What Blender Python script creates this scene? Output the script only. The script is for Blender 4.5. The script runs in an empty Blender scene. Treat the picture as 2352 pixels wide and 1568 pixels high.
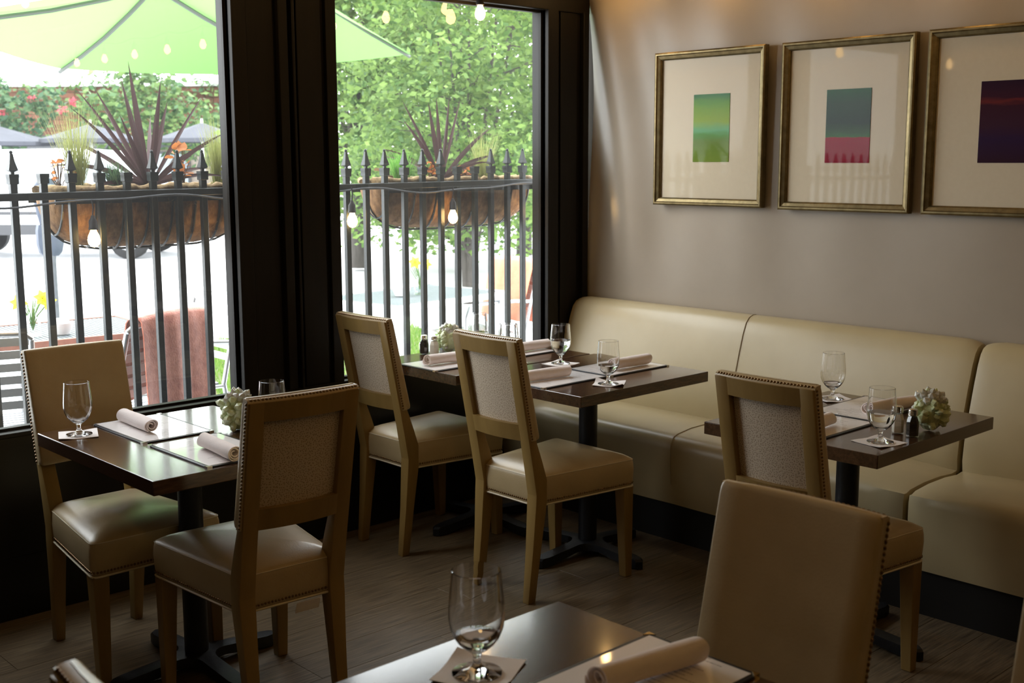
import bpy, bmesh, math, random
from mathutils import Vector, Matrix

random.seed(7)
S = bpy.context.scene
COL = S.collection
PI = math.pi

# ------------------------------------------------------------------ camera
CAM_F, CAM_YAW, CAM_PIT, CAM_ROL = 2702.65, 0.753853, 0.153434, -0.00316378
cam_d = bpy.data.cameras.new('camera')
cam = bpy.data.objects.new('camera', cam_d)
COL.objects.link(cam)
_fw = Vector((math.sin(CAM_YAW) * math.cos(CAM_PIT), math.cos(CAM_YAW) * math.cos(CAM_PIT), -math.sin(CAM_PIT)))
_r = Vector((math.cos(CAM_YAW), -math.sin(CAM_YAW), 0))
_u = _r.cross(_fw)
_r2 = _r * math.cos(CAM_ROL) + _u * math.sin(CAM_ROL)
_u2 = -_r * math.sin(CAM_ROL) + _u * math.cos(CAM_ROL)
_m = Matrix((_r2, _u2, -_fw)).transposed().to_4x4()
_m.translation = Vector((0, 0, 1.58))
cam.matrix_world = _m
cam_d.sensor_width = 36.0
cam_d.lens = 36.0 * CAM_F / 2352.0
cam_d.clip_start = 0.02
cam_d.dof.use_dof = True
cam_d.dof.focus_distance = 3.9
cam_d.dof.aperture_fstop = 6.3
S.camera = cam

# ------------------------------------------------------------------ world, exposure
W = bpy.data.worlds.new('overcast_sky'); S.world = W
W.use_nodes = True
_bg = W.node_tree.nodes['Background']
_bg.inputs['Color'].default_value = (0.93, 0.97, 1.0, 1)
_bg.inputs['Strength'].default_value = 7.0
S.view_settings.view_transform = 'Standard'
S.view_settings.look = 'None'
S.view_settings.exposure = 0.28
S.view_settings.gamma = 1.0
S.view_settings.use_curve_mapping = False
S.cycles.max_bounces = 9
S.cycles.diffuse_bounces = 4
S.cycles.glossy_bounces = 4
S.cycles.transmission_bounces = 9
S.cycles.transparent_max_bounces = 12
S.cycles.caustics_reflective = False
S.cycles.caustics_refractive = True
S.cycles.blur_glossy = 1.0
S.cycles.sample_clamp_indirect = 3.0

BULB_L = 30.0        # radiance of the filament bulbs

# ------------------------------------------------------------------ materials
MAT = {}
def nt(name):
    m = bpy.data.materials.new(name); m.use_nodes = True
    return m, m.node_tree.nodes, m.node_tree.links

def P(name, col, rough=0.5, metal=0.0, noise=None, bump=None, spec=0.5, coat=0.0, trans=0.0, ior=1.45,
      sheen=0.0, col2=None, stretch=None, emit=None, sss=0.0, coat_rough=0.28, rand=0.0):
    """Principled material; noise=(scale, detail) mixes col with col2; bump=(scale, strength)."""
    if name in MAT: return MAT[name]
    m, N, L = nt(name)
    b = N['Principled BSDF']
    b.inputs['Base Color'].default_value = (*col, 1)
    b.inputs['Roughness'].default_value = rough
    b.inputs['Metallic'].default_value = metal
    b.inputs['Specular IOR Level'].default_value = spec
    b.inputs['Coat Weight'].default_value = coat
    b.inputs['Coat Roughness'].default_value = coat_rough
    b.inputs['Transmission Weight'].default_value = trans
    b.inputs['IOR'].default_value = ior
    b.inputs['Sheen Weight'].default_value = sheen
    if sss:
        b.inputs['Subsurface Weight'].default_value = sss
        b.inputs['Subsurface Radius'].default_value = (0.02, 0.02, 0.015)
        b.inputs['Subsurface Scale'].default_value = 0.5
    if emit:
        b.inputs['Emission Color'].default_value = (*emit[0], 1)
        b.inputs['Emission Strength'].default_value = emit[1]
    tc = N.new('ShaderNodeTexCoord')
    mp = N.new('ShaderNodeMapping')
    L.new(tc.outputs['Object'], mp.inputs['Vector'])
    if stretch: mp.inputs['Scale'].default_value = stretch
    if noise:
        nz = N.new('ShaderNodeTexNoise'); nz.inputs['Scale'].default_value = noise[0]
        nz.inputs['Detail'].default_value = noise[1]; nz.inputs['Roughness'].default_value = 0.6
        L.new(mp.outputs['Vector'], nz.inputs['Vector'])
        rp = N.new('ShaderNodeValToRGB')
        rp.color_ramp.elements[0].position = 0.32; rp.color_ramp.elements[1].position = 0.7
        rp.color_ramp.elements[0].color = (*(col2 or [c * 0.75 for c in col]), 1)
        rp.color_ramp.elements[1].color = (*col, 1)
        L.new(nz.outputs['Fac'], rp.inputs['Fac'])
        out = rp.outputs['Color']
        if rand:
            oi = N.new('ShaderNodeObjectInfo'); hs = N.new('ShaderNodeHueSaturation')
            mr = N.new('ShaderNodeMapRange'); mr.inputs['To Min'].default_value = 1 - rand; mr.inputs['To Max'].default_value = 1 + rand
            L.new(oi.outputs['Random'], mr.inputs['Value']); L.new(mr.outputs['Result'], hs.inputs['Value'])
            L.new(out, hs.inputs['Color']); out = hs.outputs['Color']
        L.new(out, b.inputs['Base Color'])
    if bump:
        nb = N.new('ShaderNodeTexNoise'); nb.inputs['Scale'].default_value = bump[0]; nb.inputs['Detail'].default_value = 4
        L.new(mp.outputs['Vector'], nb.inputs['Vector'])
        bp = N.new('ShaderNodeBump'); bp.inputs['Strength'].default_value = bump[1]; bp.inputs['Distance'].default_value = 0.004
        L.new(nb.outputs['Fac'], bp.inputs['Height']); L.new(bp.outputs['Normal'], b.inputs['Normal'])
    MAT[name] = m
    return m

def pane_mat(name, tint, refl=1.0, haze=0.0):
    """a thin clear sheet: see-through with a Fresnel reflection and an optional translucent haze imitating veiling glare"""
    if name in MAT: return MAT[name]
    m, N, L = nt(name)
    for n in list(N):
        if n.type != 'OUTPUT_MATERIAL': N.remove(n)
    out = N['Material Output']
    tr = N.new('ShaderNodeBsdfTransparent'); tr.inputs['Color'].default_value = (*tint, 1)
    gl = N.new('ShaderNodeBsdfGlossy'); gl.inputs['Roughness'].default_value = 0.0
    gl.inputs['Color'].default_value = (refl, refl, refl, 1)
    lw = N.new('ShaderNodeLayerWeight'); lw.inputs['Blend'].default_value = 0.5
    pw = N.new('ShaderNodeMath'); pw.operation = 'POWER'; pw.inputs[1].default_value = 5.0; L.new(lw.outputs['Facing'], pw.inputs[0])
    fr = N.new('ShaderNodeMath'); fr.operation = 'MULTIPLY_ADD'; fr.inputs[1].default_value = 0.92; fr.inputs[2].default_value = 0.06
    L.new(pw.outputs[0], fr.inputs[0])
    mx = N.new('ShaderNodeMixShader')
    L.new(fr.outputs[0], mx.inputs['Fac']); L.new(tr.outputs['BSDF'], mx.inputs[1]); L.new(gl.outputs['BSDF'], mx.inputs[2])
    last = mx
    if haze:
        df = N.new('ShaderNodeBsdfTranslucent'); df.inputs['Color'].default_value = (0.9, 0.92, 0.92, 1)  # veiling glare put into the sheet: lifts dark tones seen through it
        m2 = N.new('ShaderNodeMixShader'); m2.inputs['Fac'].default_value = haze
        L.new(mx.outputs['Shader'], m2.inputs[1]); L.new(df.outputs['BSDF'], m2.inputs[2]); last = m2
    L.new(last.outputs['Shader'], out.inputs['Surface'])
    MAT[name] = m
    return m

def leaf_mat(name, c1, c2, tl=0.45, scale=6.0, rough=0.5):
    """thin leaf: diffuse front plus light coming through, colour varied over the plant"""
    if name in MAT: return MAT[name]
    m, N, L = nt(name)
    b = N['Principled BSDF']; out = N['Material Output']
    b.inputs['Roughness'].default_value = rough; b.inputs['Specular IOR Level'].default_value = 0.3
    g = N.new('ShaderNodeNewGeometry')
    mx = N.new('ShaderNodeMix'); mx.data_type = 'RGBA'
    mx.inputs[6].default_value = (*c1, 1); mx.inputs[7].default_value = (*c2, 1)
    L.new(g.outputs['Random Per Island'], mx.inputs[0])
    L.new(mx.outputs[2], b.inputs['Base Color'])
    t = N.new('ShaderNodeBsdfTranslucent'); L.new(mx.outputs[2], t.inputs['Color'])
    ms = N.new('ShaderNodeMixShader'); ms.inputs['Fac'].default_value = tl
    L.new(b.outputs['BSDF'], ms.inputs[1]); L.new(t.outputs['BSDF'], ms.inputs[2]); L.new(ms.outputs['Shader'], out.inputs['Surface'])
    MAT[name] = m
    return m

def dots_mat():
    """cream fabric with small dark raised dots"""
    m, N, L = nt('dotted_fabric')
    b = N['Principled BSDF']; b.inputs['Roughness'].default_value = 0.7
    tc = N.new('ShaderNodeTexCoord')
    v = N.new('ShaderNodeTexVoronoi'); v.inputs['Scale'].default_value = 150; v.inputs['Randomness'].default_value = 0.85; v.voronoi_dimensions = '2D'
    sx = N.new('ShaderNodeSeparateXYZ'); cx = N.new('ShaderNodeCombineXYZ'); L.new(tc.outputs['Object'], sx.inputs['Vector'])
    L.new(sx.outputs['Y'], cx.inputs['X']); L.new(sx.outputs['Z'], cx.inputs['Y']); L.new(cx.outputs['Vector'], v.inputs['Vector'])
    rp = N.new('ShaderNodeValToRGB')
    rp.color_ramp.elements[0].position = 0.16; rp.color_ramp.elements[1].position = 0.26
    rp.color_ramp.elements[0].color = (0.25, 0.175, 0.10, 1); rp.color_ramp.elements[1].color = (0.60, 0.50, 0.38, 1)
    L.new(v.outputs['Distance'], rp.inputs['Fac']); L.new(rp.outputs['Color'], b.inputs['Base Color'])
    bp = N.new('ShaderNodeBump'); bp.inputs['Strength'].default_value = 0.3; bp.inputs['Distance'].default_value = 0.001
    L.new(v.outputs['Distance'], bp.inputs['Height']); L.new(bp.outputs['Normal'], b.inputs['Normal'])
    return m

def bands_mat(name, stops, seed, warp=0.10):
    """a painted abstract of horizontal colour bands; stops from bottom (0) to top (1) over local z"""
    m, N, L = nt(name)
    b = N['Principled BSDF']; b.inputs['Roughness'].default_value = 0.6; b.inputs['Specular IOR Level'].default_value = 0.15; b.inputs['Coat Weight'].default_value = 0.16; b.inputs['Coat Roughness'].default_value = 0.03
    tc = N.new('ShaderNodeTexCoord'); sp = N.new('ShaderNodeSeparateXYZ')
    L.new(tc.outputs['Generated'], sp.inputs['Vector'])
    mp = N.new('ShaderNodeMapping'); mp.inputs['Scale'].default_value = (1, 1.2, 9); mp.inputs['Location'].default_value = (seed, seed, 0)
    L.new(tc.outputs['Generated'], mp.inputs['Vector'])
    nz = N.new('ShaderNodeTexNoise'); nz.inputs['Scale'].default_value = 2.0; nz.inputs['Detail'].default_value = 6
    L.new(mp.outputs['Vector'], nz.inputs['Vector'])
    ma = N.new('ShaderNodeMath'); ma.operation = 'MULTIPLY_ADD'; ma.inputs[1].default_value = warp
    L.new(nz.outputs['Fac'], ma.inputs[0]); L.new(sp.outputs['Z'], ma.inputs[2])
    su = N.new('ShaderNodeMath'); su.operation = 'SUBTRACT'; su.inputs[1].default_value = warp * 0.5
    L.new(ma.outputs[0], su.inputs[0])
    rp = N.new('ShaderNodeValToRGB'); els = rp.color_ramp.elements
    while len(els) < len(stops): els.new(0.5)
    for e, (p, c) in zip(els, stops): e.position = p; e.color = (*c, 1)
    L.new(su.outputs[0], rp.inputs['Fac']); L.new(rp.outputs['Color'], b.inputs['Base Color'])
    return m

def menu_page_mat():
    """white page behind a glossy clear sleeve, faint grey lines of small print"""
    m, N, L = nt('menu_page')
    b = N['Principled BSDF']; b.inputs['Roughness'].default_value = 0.5
    b.inputs['Coat Weight'].default_value = 1.0; b.inputs['Coat Roughness'].default_value = 0.05
    tc = N.new('ShaderNodeTexCoord'); sp = N.new('ShaderNodeSeparateXYZ'); L.new(tc.outputs['Object'], sp.inputs['Vector'])
    w = N.new('ShaderNodeMath'); w.operation = 'MULTIPLY'; w.inputs[1].default_value = 85.0; L.new(sp.outputs['X'], w.inputs[0])
    fr = N.new('ShaderNodeMath'); fr.operation = 'FRACT'; L.new(w.outputs[0], fr.inputs[0])
    lt = N.new('ShaderNodeMath'); lt.operation = 'LESS_THAN'; lt.inputs[1].default_value = 0.22; L.new(fr.outputs[0], lt.inputs[0])
    fl = N.new('ShaderNodeMath'); fl.operation = 'FLOOR'; L.new(w.outputs[0], fl.inputs[0])
    wn = N.new('ShaderNodeTexWhiteNoise'); wn.noise_dimensions = '1D'; L.new(fl.outputs[0], wn.inputs['W'])
    ml = N.new('ShaderNodeMath'); ml.operation = 'MULTIPLY_ADD'; ml.inputs[1].default_value = 0.10; ml.inputs[2].default_value = -0.02
    L.new(wn.outputs['Value'], ml.inputs[0])
    ab = N.new('ShaderNodeMath'); ab.operation = 'ABSOLUTE'; L.new(sp.outputs['Y'], ab.inputs[0])
    l2 = N.new('ShaderNodeMath'); l2.operation = 'LESS_THAN'; L.new(ab.outputs[0], l2.inputs[0]); L.new(ml.outputs[0], l2.inputs[1])
    a = N.new('ShaderNodeMath'); a.operation = 'MULTIPLY'; L.new(lt.outputs[0], a.inputs[0]); L.new(l2.outputs[0], a.inputs[1])
    nz = N.new('ShaderNodeTexNoise'); nz.inputs['Scale'].default_value = 420; L.new(tc.outputs['Object'], nz.inputs['Vector'])
    g = N.new('ShaderNodeMath'); g.operation = 'GREATER_THAN'; g.inputs[1].default_value = 0.45; L.new(nz.outputs['Fac'], g.inputs[0])
    a2 = N.new('ShaderNodeMath'); a2.operation = 'MULTIPLY'; L.new(a.outputs[0], a2.inputs[0]); L.new(g.outputs[0], a2.inputs[1])
    mx = N.new('ShaderNodeMix'); mx.data_type = 'RGBA'
    mx.inputs[6].default_value = (0.92, 0.88, 0.88, 1); mx.inputs[7].default_value = (0.22, 0.20, 0.20, 1)
    L.new(a2.outputs[0], mx.inputs[0]); L.new(mx.outputs[2], b.inputs['Base Color'])
    return m

leather = P('cream_leather', (0.50, 0.385, 0.215), 0.40, noise=(7, 3), col2=(0.43, 0.325, 0.175), bump=(170, 0.10), spec=0.6, coat=0.35)
bench_leather = P('bench_leather', (0.52, 0.425, 0.245), 0.40, noise=(4, 3), col2=(0.47, 0.38, 0.215), bump=(90, 0.05), spec=0.6, coat=0.30)
chair_wood = P('chair_wood', (0.33, 0.215, 0.070), 0.40, noise=(9, 6), col2=(0.22, 0.135, 0.040), stretch=(1, 1, 0.18), bump=(60, 0.1))
nail_m = P('bronze_nails', (0.20, 0.12, 0.055), 0.3, metal=0.9)
piping_m = P('cream_piping', (0.72, 0.64, 0.48), 0.5)
dots = dots_mat()
walnut = P('walnut_top', (0.10, 0.050, 0.024), 0.20, noise=(7, 8), col2=(0.040, 0.019, 0.010), stretch=(2.5, 14, 14), bump=(40, 0.03), spec=0.6, coat=0.5, coat_rough=0.10)
blackmetal = P('black_iron', (0.010, 0.011, 0.014), 0.42, noise=(40, 3), col2=(0.006, 0.006, 0.008), bump=(150, 0.15), spec=0.5)
blackvinyl = P('black_vinyl', (0.008, 0.007, 0.006), 0.30, noise=(3, 3), col2=(0.005, 0.0045, 0.004), bump=(7, 0.25), spec=0.45)
blackwood = P('black_lacquer', (0.010, 0.007, 0.004), 0.5, noise=(5, 4), col2=(0.006, 0.0045, 0.003), stretch=(6, 6, 0.6), bump=(9, 0.12), spec=0.28)
toekick = P('toe_kick_black', (0.010, 0.009, 0.008), 0.55)
plank_m = P('floor_plank', (0.215, 0.160, 0.095), 0.34, noise=(5, 9), col2=(0.075, 0.052, 0.030), stretch=(1.2, 22, 1), bump=(30, 0.12), rand=0.06)
joint_m = P('floor_joint', (0.03, 0.024, 0.018), 0.8)
tentwall = P('tent_fabric', (0.43, 0.365, 0.285), 0.38, noise=(2.2, 5), col2=(0.39, 0.33, 0.255), bump=(35, 0.05), spec=0.5)
ceil_m = P('ceiling_fabric', (0.17, 0.135, 0.095), 0.7, noise=(2, 3))
darkwall = P('brown_wall', (0.07, 0.05, 0.03), 0.6, noise=(3, 3))
goldframe = P('champagne_frame', (0.23, 0.175, 0.085), 0.36, metal=0.75, noise=(25, 5), col2=(0.13, 0.10, 0.045), bump=(80, 0.15))
matboard = P('mat_board', (0.84, 0.73, 0.54), 0.8, noise=(60, 2), col2=(0.82, 0.71, 0.52), coat=0.2, coat_rough=0.03)
winpane = pane_mat('window_sheet', (0.97, 0.98, 0.97), 0.8, 0.014)
picglass = pane_mat('picture_glass', (0.98, 0.98, 0.98), 0.03)
linen = P('white_linen', (0.93, 0.84, 0.82), 0.85, noise=(30, 4), col2=(0.88, 0.78, 0.76), bump=(320, 0.25), sheen=0.2)
paper = P('white_paper', (0.92, 0.87, 0.86), 0.8, bump=(120, 0.15), noise=(40, 2), col2=(0.89, 0.84, 0.83))
menu_page = menu_page_mat()
menu_cover = P('menu_cover', (0.012, 0.014, 0.022), 0.35, bump=(300, 0.1), noise=(60, 2), col2=(0.008, 0.009, 0.014))
chrome = P('chrome', (0.75, 0.72, 0.66), 0.18, metal=1.0)
brass = P('brass', (0.6, 0.42, 0.16), 0.25, metal=1.0)
drink_glass = P('drinking_glass', (1, 1, 1), 0.0, trans=1.0, ior=1.46)
water_m = P('water', (1, 1, 1), 0.0, trans=1.0, ior=1.33)
salt_m = P('salt', (0.95, 0.90, 0.82), 0.9, noise=(300, 3), col2=(0.88, 0.82, 0.74))
pepper_m = P('ground_pepper', (0.055, 0.045, 0.035), 0.9, noise=(350, 3), col2=(0.015, 0.012, 0.01))
bottle_glass = pane_mat('shaker_glass', (0.96, 0.98, 0.97), 1.0)
crystal_g = P('green_crystal', (0.74, 0.80, 0.56), 0.14, trans=0.10, ior=1.5, noise=(40, 4), col2=(0.50, 0.57, 0.30), bump=(70, 0.1), sss=0.3)
crystal_c = P('clear_crystal', (0.92, 0.92, 0.89), 0.08, trans=0.25, ior=1.5, noise=(40, 4), col2=(0.62, 0.63, 0.56), bump=(70, 0.08))
bulb_m = P('lit_bulb', (1, 0.7, 0.3), 0.2, emit=((1.0, 0.60, 0.22), BULB_L))
socket_m = P('bulb_socket', (0.03, 0.028, 0.028), 0.6, noise=(50, 2))
cord_m = P('black_cord', (0.025, 0.028, 0.035), 0.5, noise=(60, 2))
fence_m = P('fence_paint', (0.018, 0.026, 0.026), 0.38, noise=(30, 3), col2=(0.010, 0.014, 0.015), bump=(90, 0.2))
coco = P('coco_fibre', (0.30, 0.17, 0.075), 0.9, noise=(38, 8), col2=(0.10, 0.05, 0.022), bump=(60, 1.0), stretch=(1, 1, 0.5))
coco_rim = P('coco_rim', (0.34, 0.24, 0.11), 0.9, noise=(50, 8), col2=(0.16, 0.10, 0.05), bump=(80, 1.0))
soil_m = P('soil', (0.04, 0.028, 0.02), 0.95, noise=(40, 5))
cordy_m = leaf_mat('cordyline_leaf', (0.055, 0.026, 0.028), (0.11, 0.068, 0.066), 0.25)
grassy_m = leaf_mat('fine_grass', (0.30, 0.33, 0.10), (0.42, 0.44, 0.18), 0.4)
feather_m = leaf_mat('feathery_green', (0.10, 0.30, 0.04), (0.22, 0.46, 0.09), 0.5)
heuch_m = leaf_mat('rust_leaf', (0.40, 0.11, 0.035), (0.55, 0.24, 0.07), 0.4)
bronze_leaf = leaf_mat('bronze_leaf', (0.16, 0.09, 0.05), (0.24, 0.16, 0.08), 0.35)
tree_leaf = leaf_mat('tree_leaf', (0.06, 0.125, 0.035), (0.22, 0.33, 0.085), 0.5)
shrub_leaf = leaf_mat('shrub_leaf', (0.035, 0.09, 0.05), (0.14, 0.23, 0.10), 0.4)
ivy_leaf = leaf_mat('ivy_leaf', (0.045, 0.11, 0.045), (0.17, 0.26, 0.08), 0.4)
bark = P('bark', (0.085, 0.075, 0.068), 0.9, noise=(8, 5), col2=(0.045, 0.038, 0.034), stretch=(3, 3, 0.6), bump=(20, 0.6))
alu = P('aluminium', (0.62, 0.64, 0.66), 0.3, metal=0.85)
meshtop = P('patio_mesh', (0.18, 0.20, 0.21), 0.5, noise=(120, 2), col2=(0.10, 0.12, 0.13))
patiowood = P('red_wood_edge', (0.42, 0.20, 0.15), 0.6, noise=(20, 4))
throw_rust = P('rust_throw', (0.58, 0.19, 0.11), 0.95, noise=(25, 4), col2=(0.38, 0.085, 0.04), sheen=0.8, bump=(120, 0.4))
throw_coral = P('coral_throw', (0.78, 0.22, 0.11), 0.95, noise=(25, 4), col2=(0.68, 0.17, 0.08), sheen=0.6, bump=(120, 0.4))
petal = leaf_mat('yellow_petal', (0.95, 0.72, 0.03), (0.95, 0.80, 0.10), 0.4)
stem_m = leaf_mat('stem_green', (0.10, 0.22, 0.05), (0.16, 0.30, 0.08), 0.3)
pave = P('pavement', (0.60, 0.60, 0.61), 0.9, noise=(0.8, 6), col2=(0.52, 0.52, 0.53), bump=(12, 0.2))
street_m = P('street', (0.58, 0.58, 0.59), 0.9, noise=(1.5, 6), col2=(0.50, 0.50, 0.51))
lawn_m = leaf_mat('lawn_blade', (0.10, 0.22, 0.035), (0.24, 0.36, 0.07), 0.4)
lawn_soil = P('lawn_soil', (0.22, 0.20, 0.10), 0.95, noise=(6, 5), col2=(0.12, 0.15, 0.06))
brick_m = P('brick', (0.16, 0.065, 0.04), 0.9, noise=(5, 4), col2=(0.16, 0.07, 0.045), rand=0.25)
mortar = P('mortar', (0.30, 0.25, 0.21), 0.95, noise=(4, 4))
awning_m = P('dark_awning', (0.055, 0.058, 0.065), 0.8, noise=(2, 3))
greyumb = P('grey_canvas', (0.060, 0.063, 0.078), 0.85, noise=(3, 3), col2=(0.05, 0.052, 0.065))
carwhite = P('white_car_paint', (0.80, 0.82, 0.84), 0.25, coat=0.6)
carglass = P('car_glass', (0.20, 0.24, 0.27), 0.05, spec=0.8)
cartrim = P('car_trim', (0.05, 0.05, 0.055), 0.6)
tyre = P('tyre', (0.015, 0.015, 0.016), 0.8)
metergrey = P('meter_grey', (0.062, 0.075, 0.11), 0.5, noise=(20, 3), col2=(0.05, 0.06, 0.09))
galv = P('galvanised_post', (0.12, 0.125, 0.145), 0.6, noise=(14, 4), col2=(0.07, 0.075, 0.09))

def canvas_mat(name, c, tl):
    m, N, L = nt(name)
    b = N['Principled BSDF']; out = N['Material Output']
    b.inputs['Base Color'].default_value = (*c, 1); b.inputs['Roughness'].default_value = 0.85
    t = N.new('ShaderNodeBsdfTranslucent'); t.inputs['Color'].default_value = (*c, 1)
    ms = N.new('ShaderNodeMixShader'); ms.inputs['Fac'].default_value = tl
    L.new(b.outputs['BSDF'], ms.inputs[1]); L.new(t.outputs['BSDF'], ms.inputs[2]); L.new(ms.outputs['Shader'], out.inputs['Surface'])
    return m
limecanvas = canvas_mat('lime_canvas', (0.19, 0.40, 0.115), 0.5)

# ------------------------------------------------------------------ mesh builder
class MB:
    def __init__(s): s.v = []; s.f = []
    def add(s, vs, fs):
        o = len(s.v); s.v += [tuple(p) for p in vs]; s.f += [tuple(i + o for i in q) for q in fs]; return s
    def hexa(s, b, t):
        return s.add(list(b) + list(t), [(3, 2, 1, 0), (4, 5, 6, 7), (0, 1, 5, 4), (1, 2, 6, 5), (2, 3, 7, 6), (3, 0, 4, 7)])
    def box(s, x0, x1, y0, y1, z0, z1):
        return s.hexa([(x0, y0, z0), (x1, y0, z0), (x1, y1, z0), (x0, y1, z0)], [(x0, y0, z1), (x1, y0, z1), (x1, y1, z1), (x0, y1, z1)])
    def loft(s, secs, closed=True, cap=True):
        n = len(secs[0]); vs = [p for q in secs for p in q]; fs = []
        for i in range(len(secs) - 1):
            for j in range(n if closed else n - 1):
                k = (j + 1) % n
                fs.append((i * n + j, i * n + k, (i + 1) * n + k, (i + 1) * n + j))
        if cap and closed:
            fs.append(tuple(range(n - 1, -1, -1))); fs.append(tuple((len(secs) - 1) * n + j for j in range(n)))
        return s.add(vs, fs)
    def tube(s, path, r, n=8, cap=True, closed=False):
        path = [Vector(p) for p in path]; secs = []
        up = None
        m = len(path)
        for i, p in enumerate(path):
            if closed: d = path[(i + 1) % m] - path[i - 1]
            else: d = path[min(i + 1, m - 1)] - path[max(i - 1, 0)]
            d.normalize()
            if up is None: up = Vector((0, 0, 1)) if abs(d.z) < 0.9 else Vector((1, 0, 0))
            a = d.cross(up)
            if a.length < 1e-6: a = d.orthogonal()
            a.normalize(); b = a.cross(d); up = b
            rr = r[i] if isinstance(r, (list, tuple)) else r
            secs.append([p + (a * math.cos(t) + b * math.sin(t)) * rr for t in [2 * PI * k / n for k in range(n)]])
        if closed: secs.append(secs[0]); cap = False
        return s.loft(secs, True, cap)
    def lathe(s, prof, n=24, c=(0, 0, 0), cap=False):
        return s.loft([[(c[0] + r * math.cos(2 * PI * k / n), c[1] + r * math.sin(2 * PI * k / n), c[2] + z) for k in range(n)] for r, z in prof], True, cap)
    def dome(s, c, nrm, r, n=6):
        c = Vector(c); d = Vector(nrm).normalized(); a = d.orthogonal().normalized(); b = d.cross(a)
        vs = []
        for rr, h in ((1, 0), (0.72, 0.55)):
            vs += [c + (a * math.cos(2 * PI * k / n) + b * math.sin(2 * PI * k / n)) * r * rr + d * r * h for k in range(n)]
        vs.append(c + d * r * 0.8)
        fs = [(k, (k + 1) % n, n + (k + 1) % n, n + k) for k in range(n)] + [(n + k, n + (k + 1) % n, 2 * n) for k in range(n)]
        return s.add(vs, fs)
    def ball(s, c, r, n=12, m=8, sz=1.0):
        vs = [(c[0], c[1], c[2] - r * sz)]
        for i in range(1, m):
            t = -PI / 2 + PI * i / m
            vs += [(c[0] + r * math.cos(t) * math.cos(2 * PI * k / n), c[1] + r * math.cos(t) * math.sin(2 * PI * k / n), c[2] + r * sz * math.sin(t)) for k in range(n)]
        vs.append((c[0], c[1], c[2] + r * sz))
        fs = [(0, 1 + (k + 1) % n, 1 + k) for k in range(n)]
        for i in range(m - 2):
            for k in range(n): fs.append((1 + i * n + k, 1 + i * n + (k + 1) % n, 1 + (i + 1) * n + (k + 1) % n, 1 + (i + 1) * n + k))
        e = 1 + (m - 2) * n
        fs += [(e + k, e + (k + 1) % n, len(vs) - 1) for k in range(n)]
        return s.add(vs, fs)
    def mesh(s, name, mat, smooth=None, bevel=None, norm=True):
        me = bpy.data.meshes.new(name); me.from_pydata(s.v, [], s.f)
        if norm or bevel:
            bm = bmesh.new(); bm.from_mesh(me)
            if norm: bmesh.ops.recalc_face_normals(bm, faces=bm.faces)
            if bevel: bmesh.ops.bevel(bm, geom=list(bm.edges), offset=bevel[0], segments=bevel[1], affect='EDGES', profile=0.5, clamp_overlap=True)
            bm.to_mesh(me); bm.free()
        me.materials.append(mat)
        if smooth is not None:
            for p in me.polygons: p.use_smooth = True
            me.set_sharp_from_angle(angle=math.radians(smooth))
        me.update()
        return me
    def build(s, name, mat, parent=None, smooth=None, bevel=None, loc=None, norm=True):
        return link(name, s.mesh(name, mat, smooth, bevel, norm), parent, loc)

def link(name, me, parent=None, loc=None, rot=None, scale=None):
    o = bpy.data.objects.new(name, me); COL.objects.link(o)
    if parent is not None: o.parent = parent
    if loc is not None: o.location = loc
    if rot is not None: o.rotation_euler = rot
    if scale is not None: o.scale = scale
    return o
def tag(o, label=None, cat=None, group=None, kind=None):
    if label: o['label'] = label
    if cat: o['category'] = cat
    if group: o['group'] = group
    if kind: o['kind'] = kind
    return o
def thing(name, label, cat, loc=(0, 0, 0), rz=0.0, group=None):
    o = bpy.data.objects.new(name, None); COL.objects.link(o)
    o.empty_display_size = 0.05
    o.location = loc; o.rotation_euler = (0, 0, rz)
    return tag(o, label, cat, group)
def struct(name, mb, mat, parent=None, **k):
    o = mb.build(name, mat, parent, **k)
    if parent is None: o['kind'] = 'structure'
    return o
def dup(root, label, loc, rz=0.0, group=None, drop=()):
    c = root.copy(); COL.objects.link(c); c.location = loc; c.rotation_euler = (0, 0, rz)
    c['label'] = label
    if group: c['group'] = group
    for ch in KIDS.get(root.name, root.children):
        if ch.name.split('.')[0] in drop: continue
        d = ch.copy(); COL.objects.link(d); d.parent = c
        for g in ch.children:
            e = g.copy(); COL.objects.link(e); e.parent = d
    return c
KIDS = {}
def lerp(tab, x):
    if x <= tab[0][0]: return tab[0][1]
    for (a, p), (b, q) in zip(tab, tab[1:]):
        if x <= b: return p + (q - p) * (x - a) / (b - a)
    return tab[-1][1]
def smoothstep(t): t = max(0, min(1, t)); return t * t * (3 - 2 * t)

# ------------------------------------------------------------------ the room
YW, XE, CEIL = 4.04, 4.31, 2.72      # window wall plane, banquette wall plane, ceiling
fl = struct('floor', MB().box(-2.6, 4.4, -3.1, 4.12, -0.05, -0.006), joint_m)
PL, PW = 1.22, 0.178
pm = {}
def plank(x0, x1, y0, y1):
    key = (round(x1 - x0, 3), round(y1 - y0, 3))
    if key not in pm:
        pm[key] = MB().box(0, key[0], 0, key[1], -0.008, 0.0).mesh('plank', plank_m, bevel=(0.0006, 1))
    link('plank', pm[key], fl, (x0, y0, 0))
row = 0
y = -0.3
while y < 4.04:
    off = (row * 0.47) % PL
    x = -0.6 - off
    while x < 4.3:
        xa, xb = max(x, -0.6), min(x + PL, 4.3)
        if xb - xa > 0.03: plank(xa, xb - 0.0008, y, min(y + PW, 4.04) - 0.0008)
        x += PL
    y += PW; row += 1
struct('ceiling', MB().box(-2.6, 4.4, -3.1, 4.14, CEIL, CEIL + 0.06), ceil_m)
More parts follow.
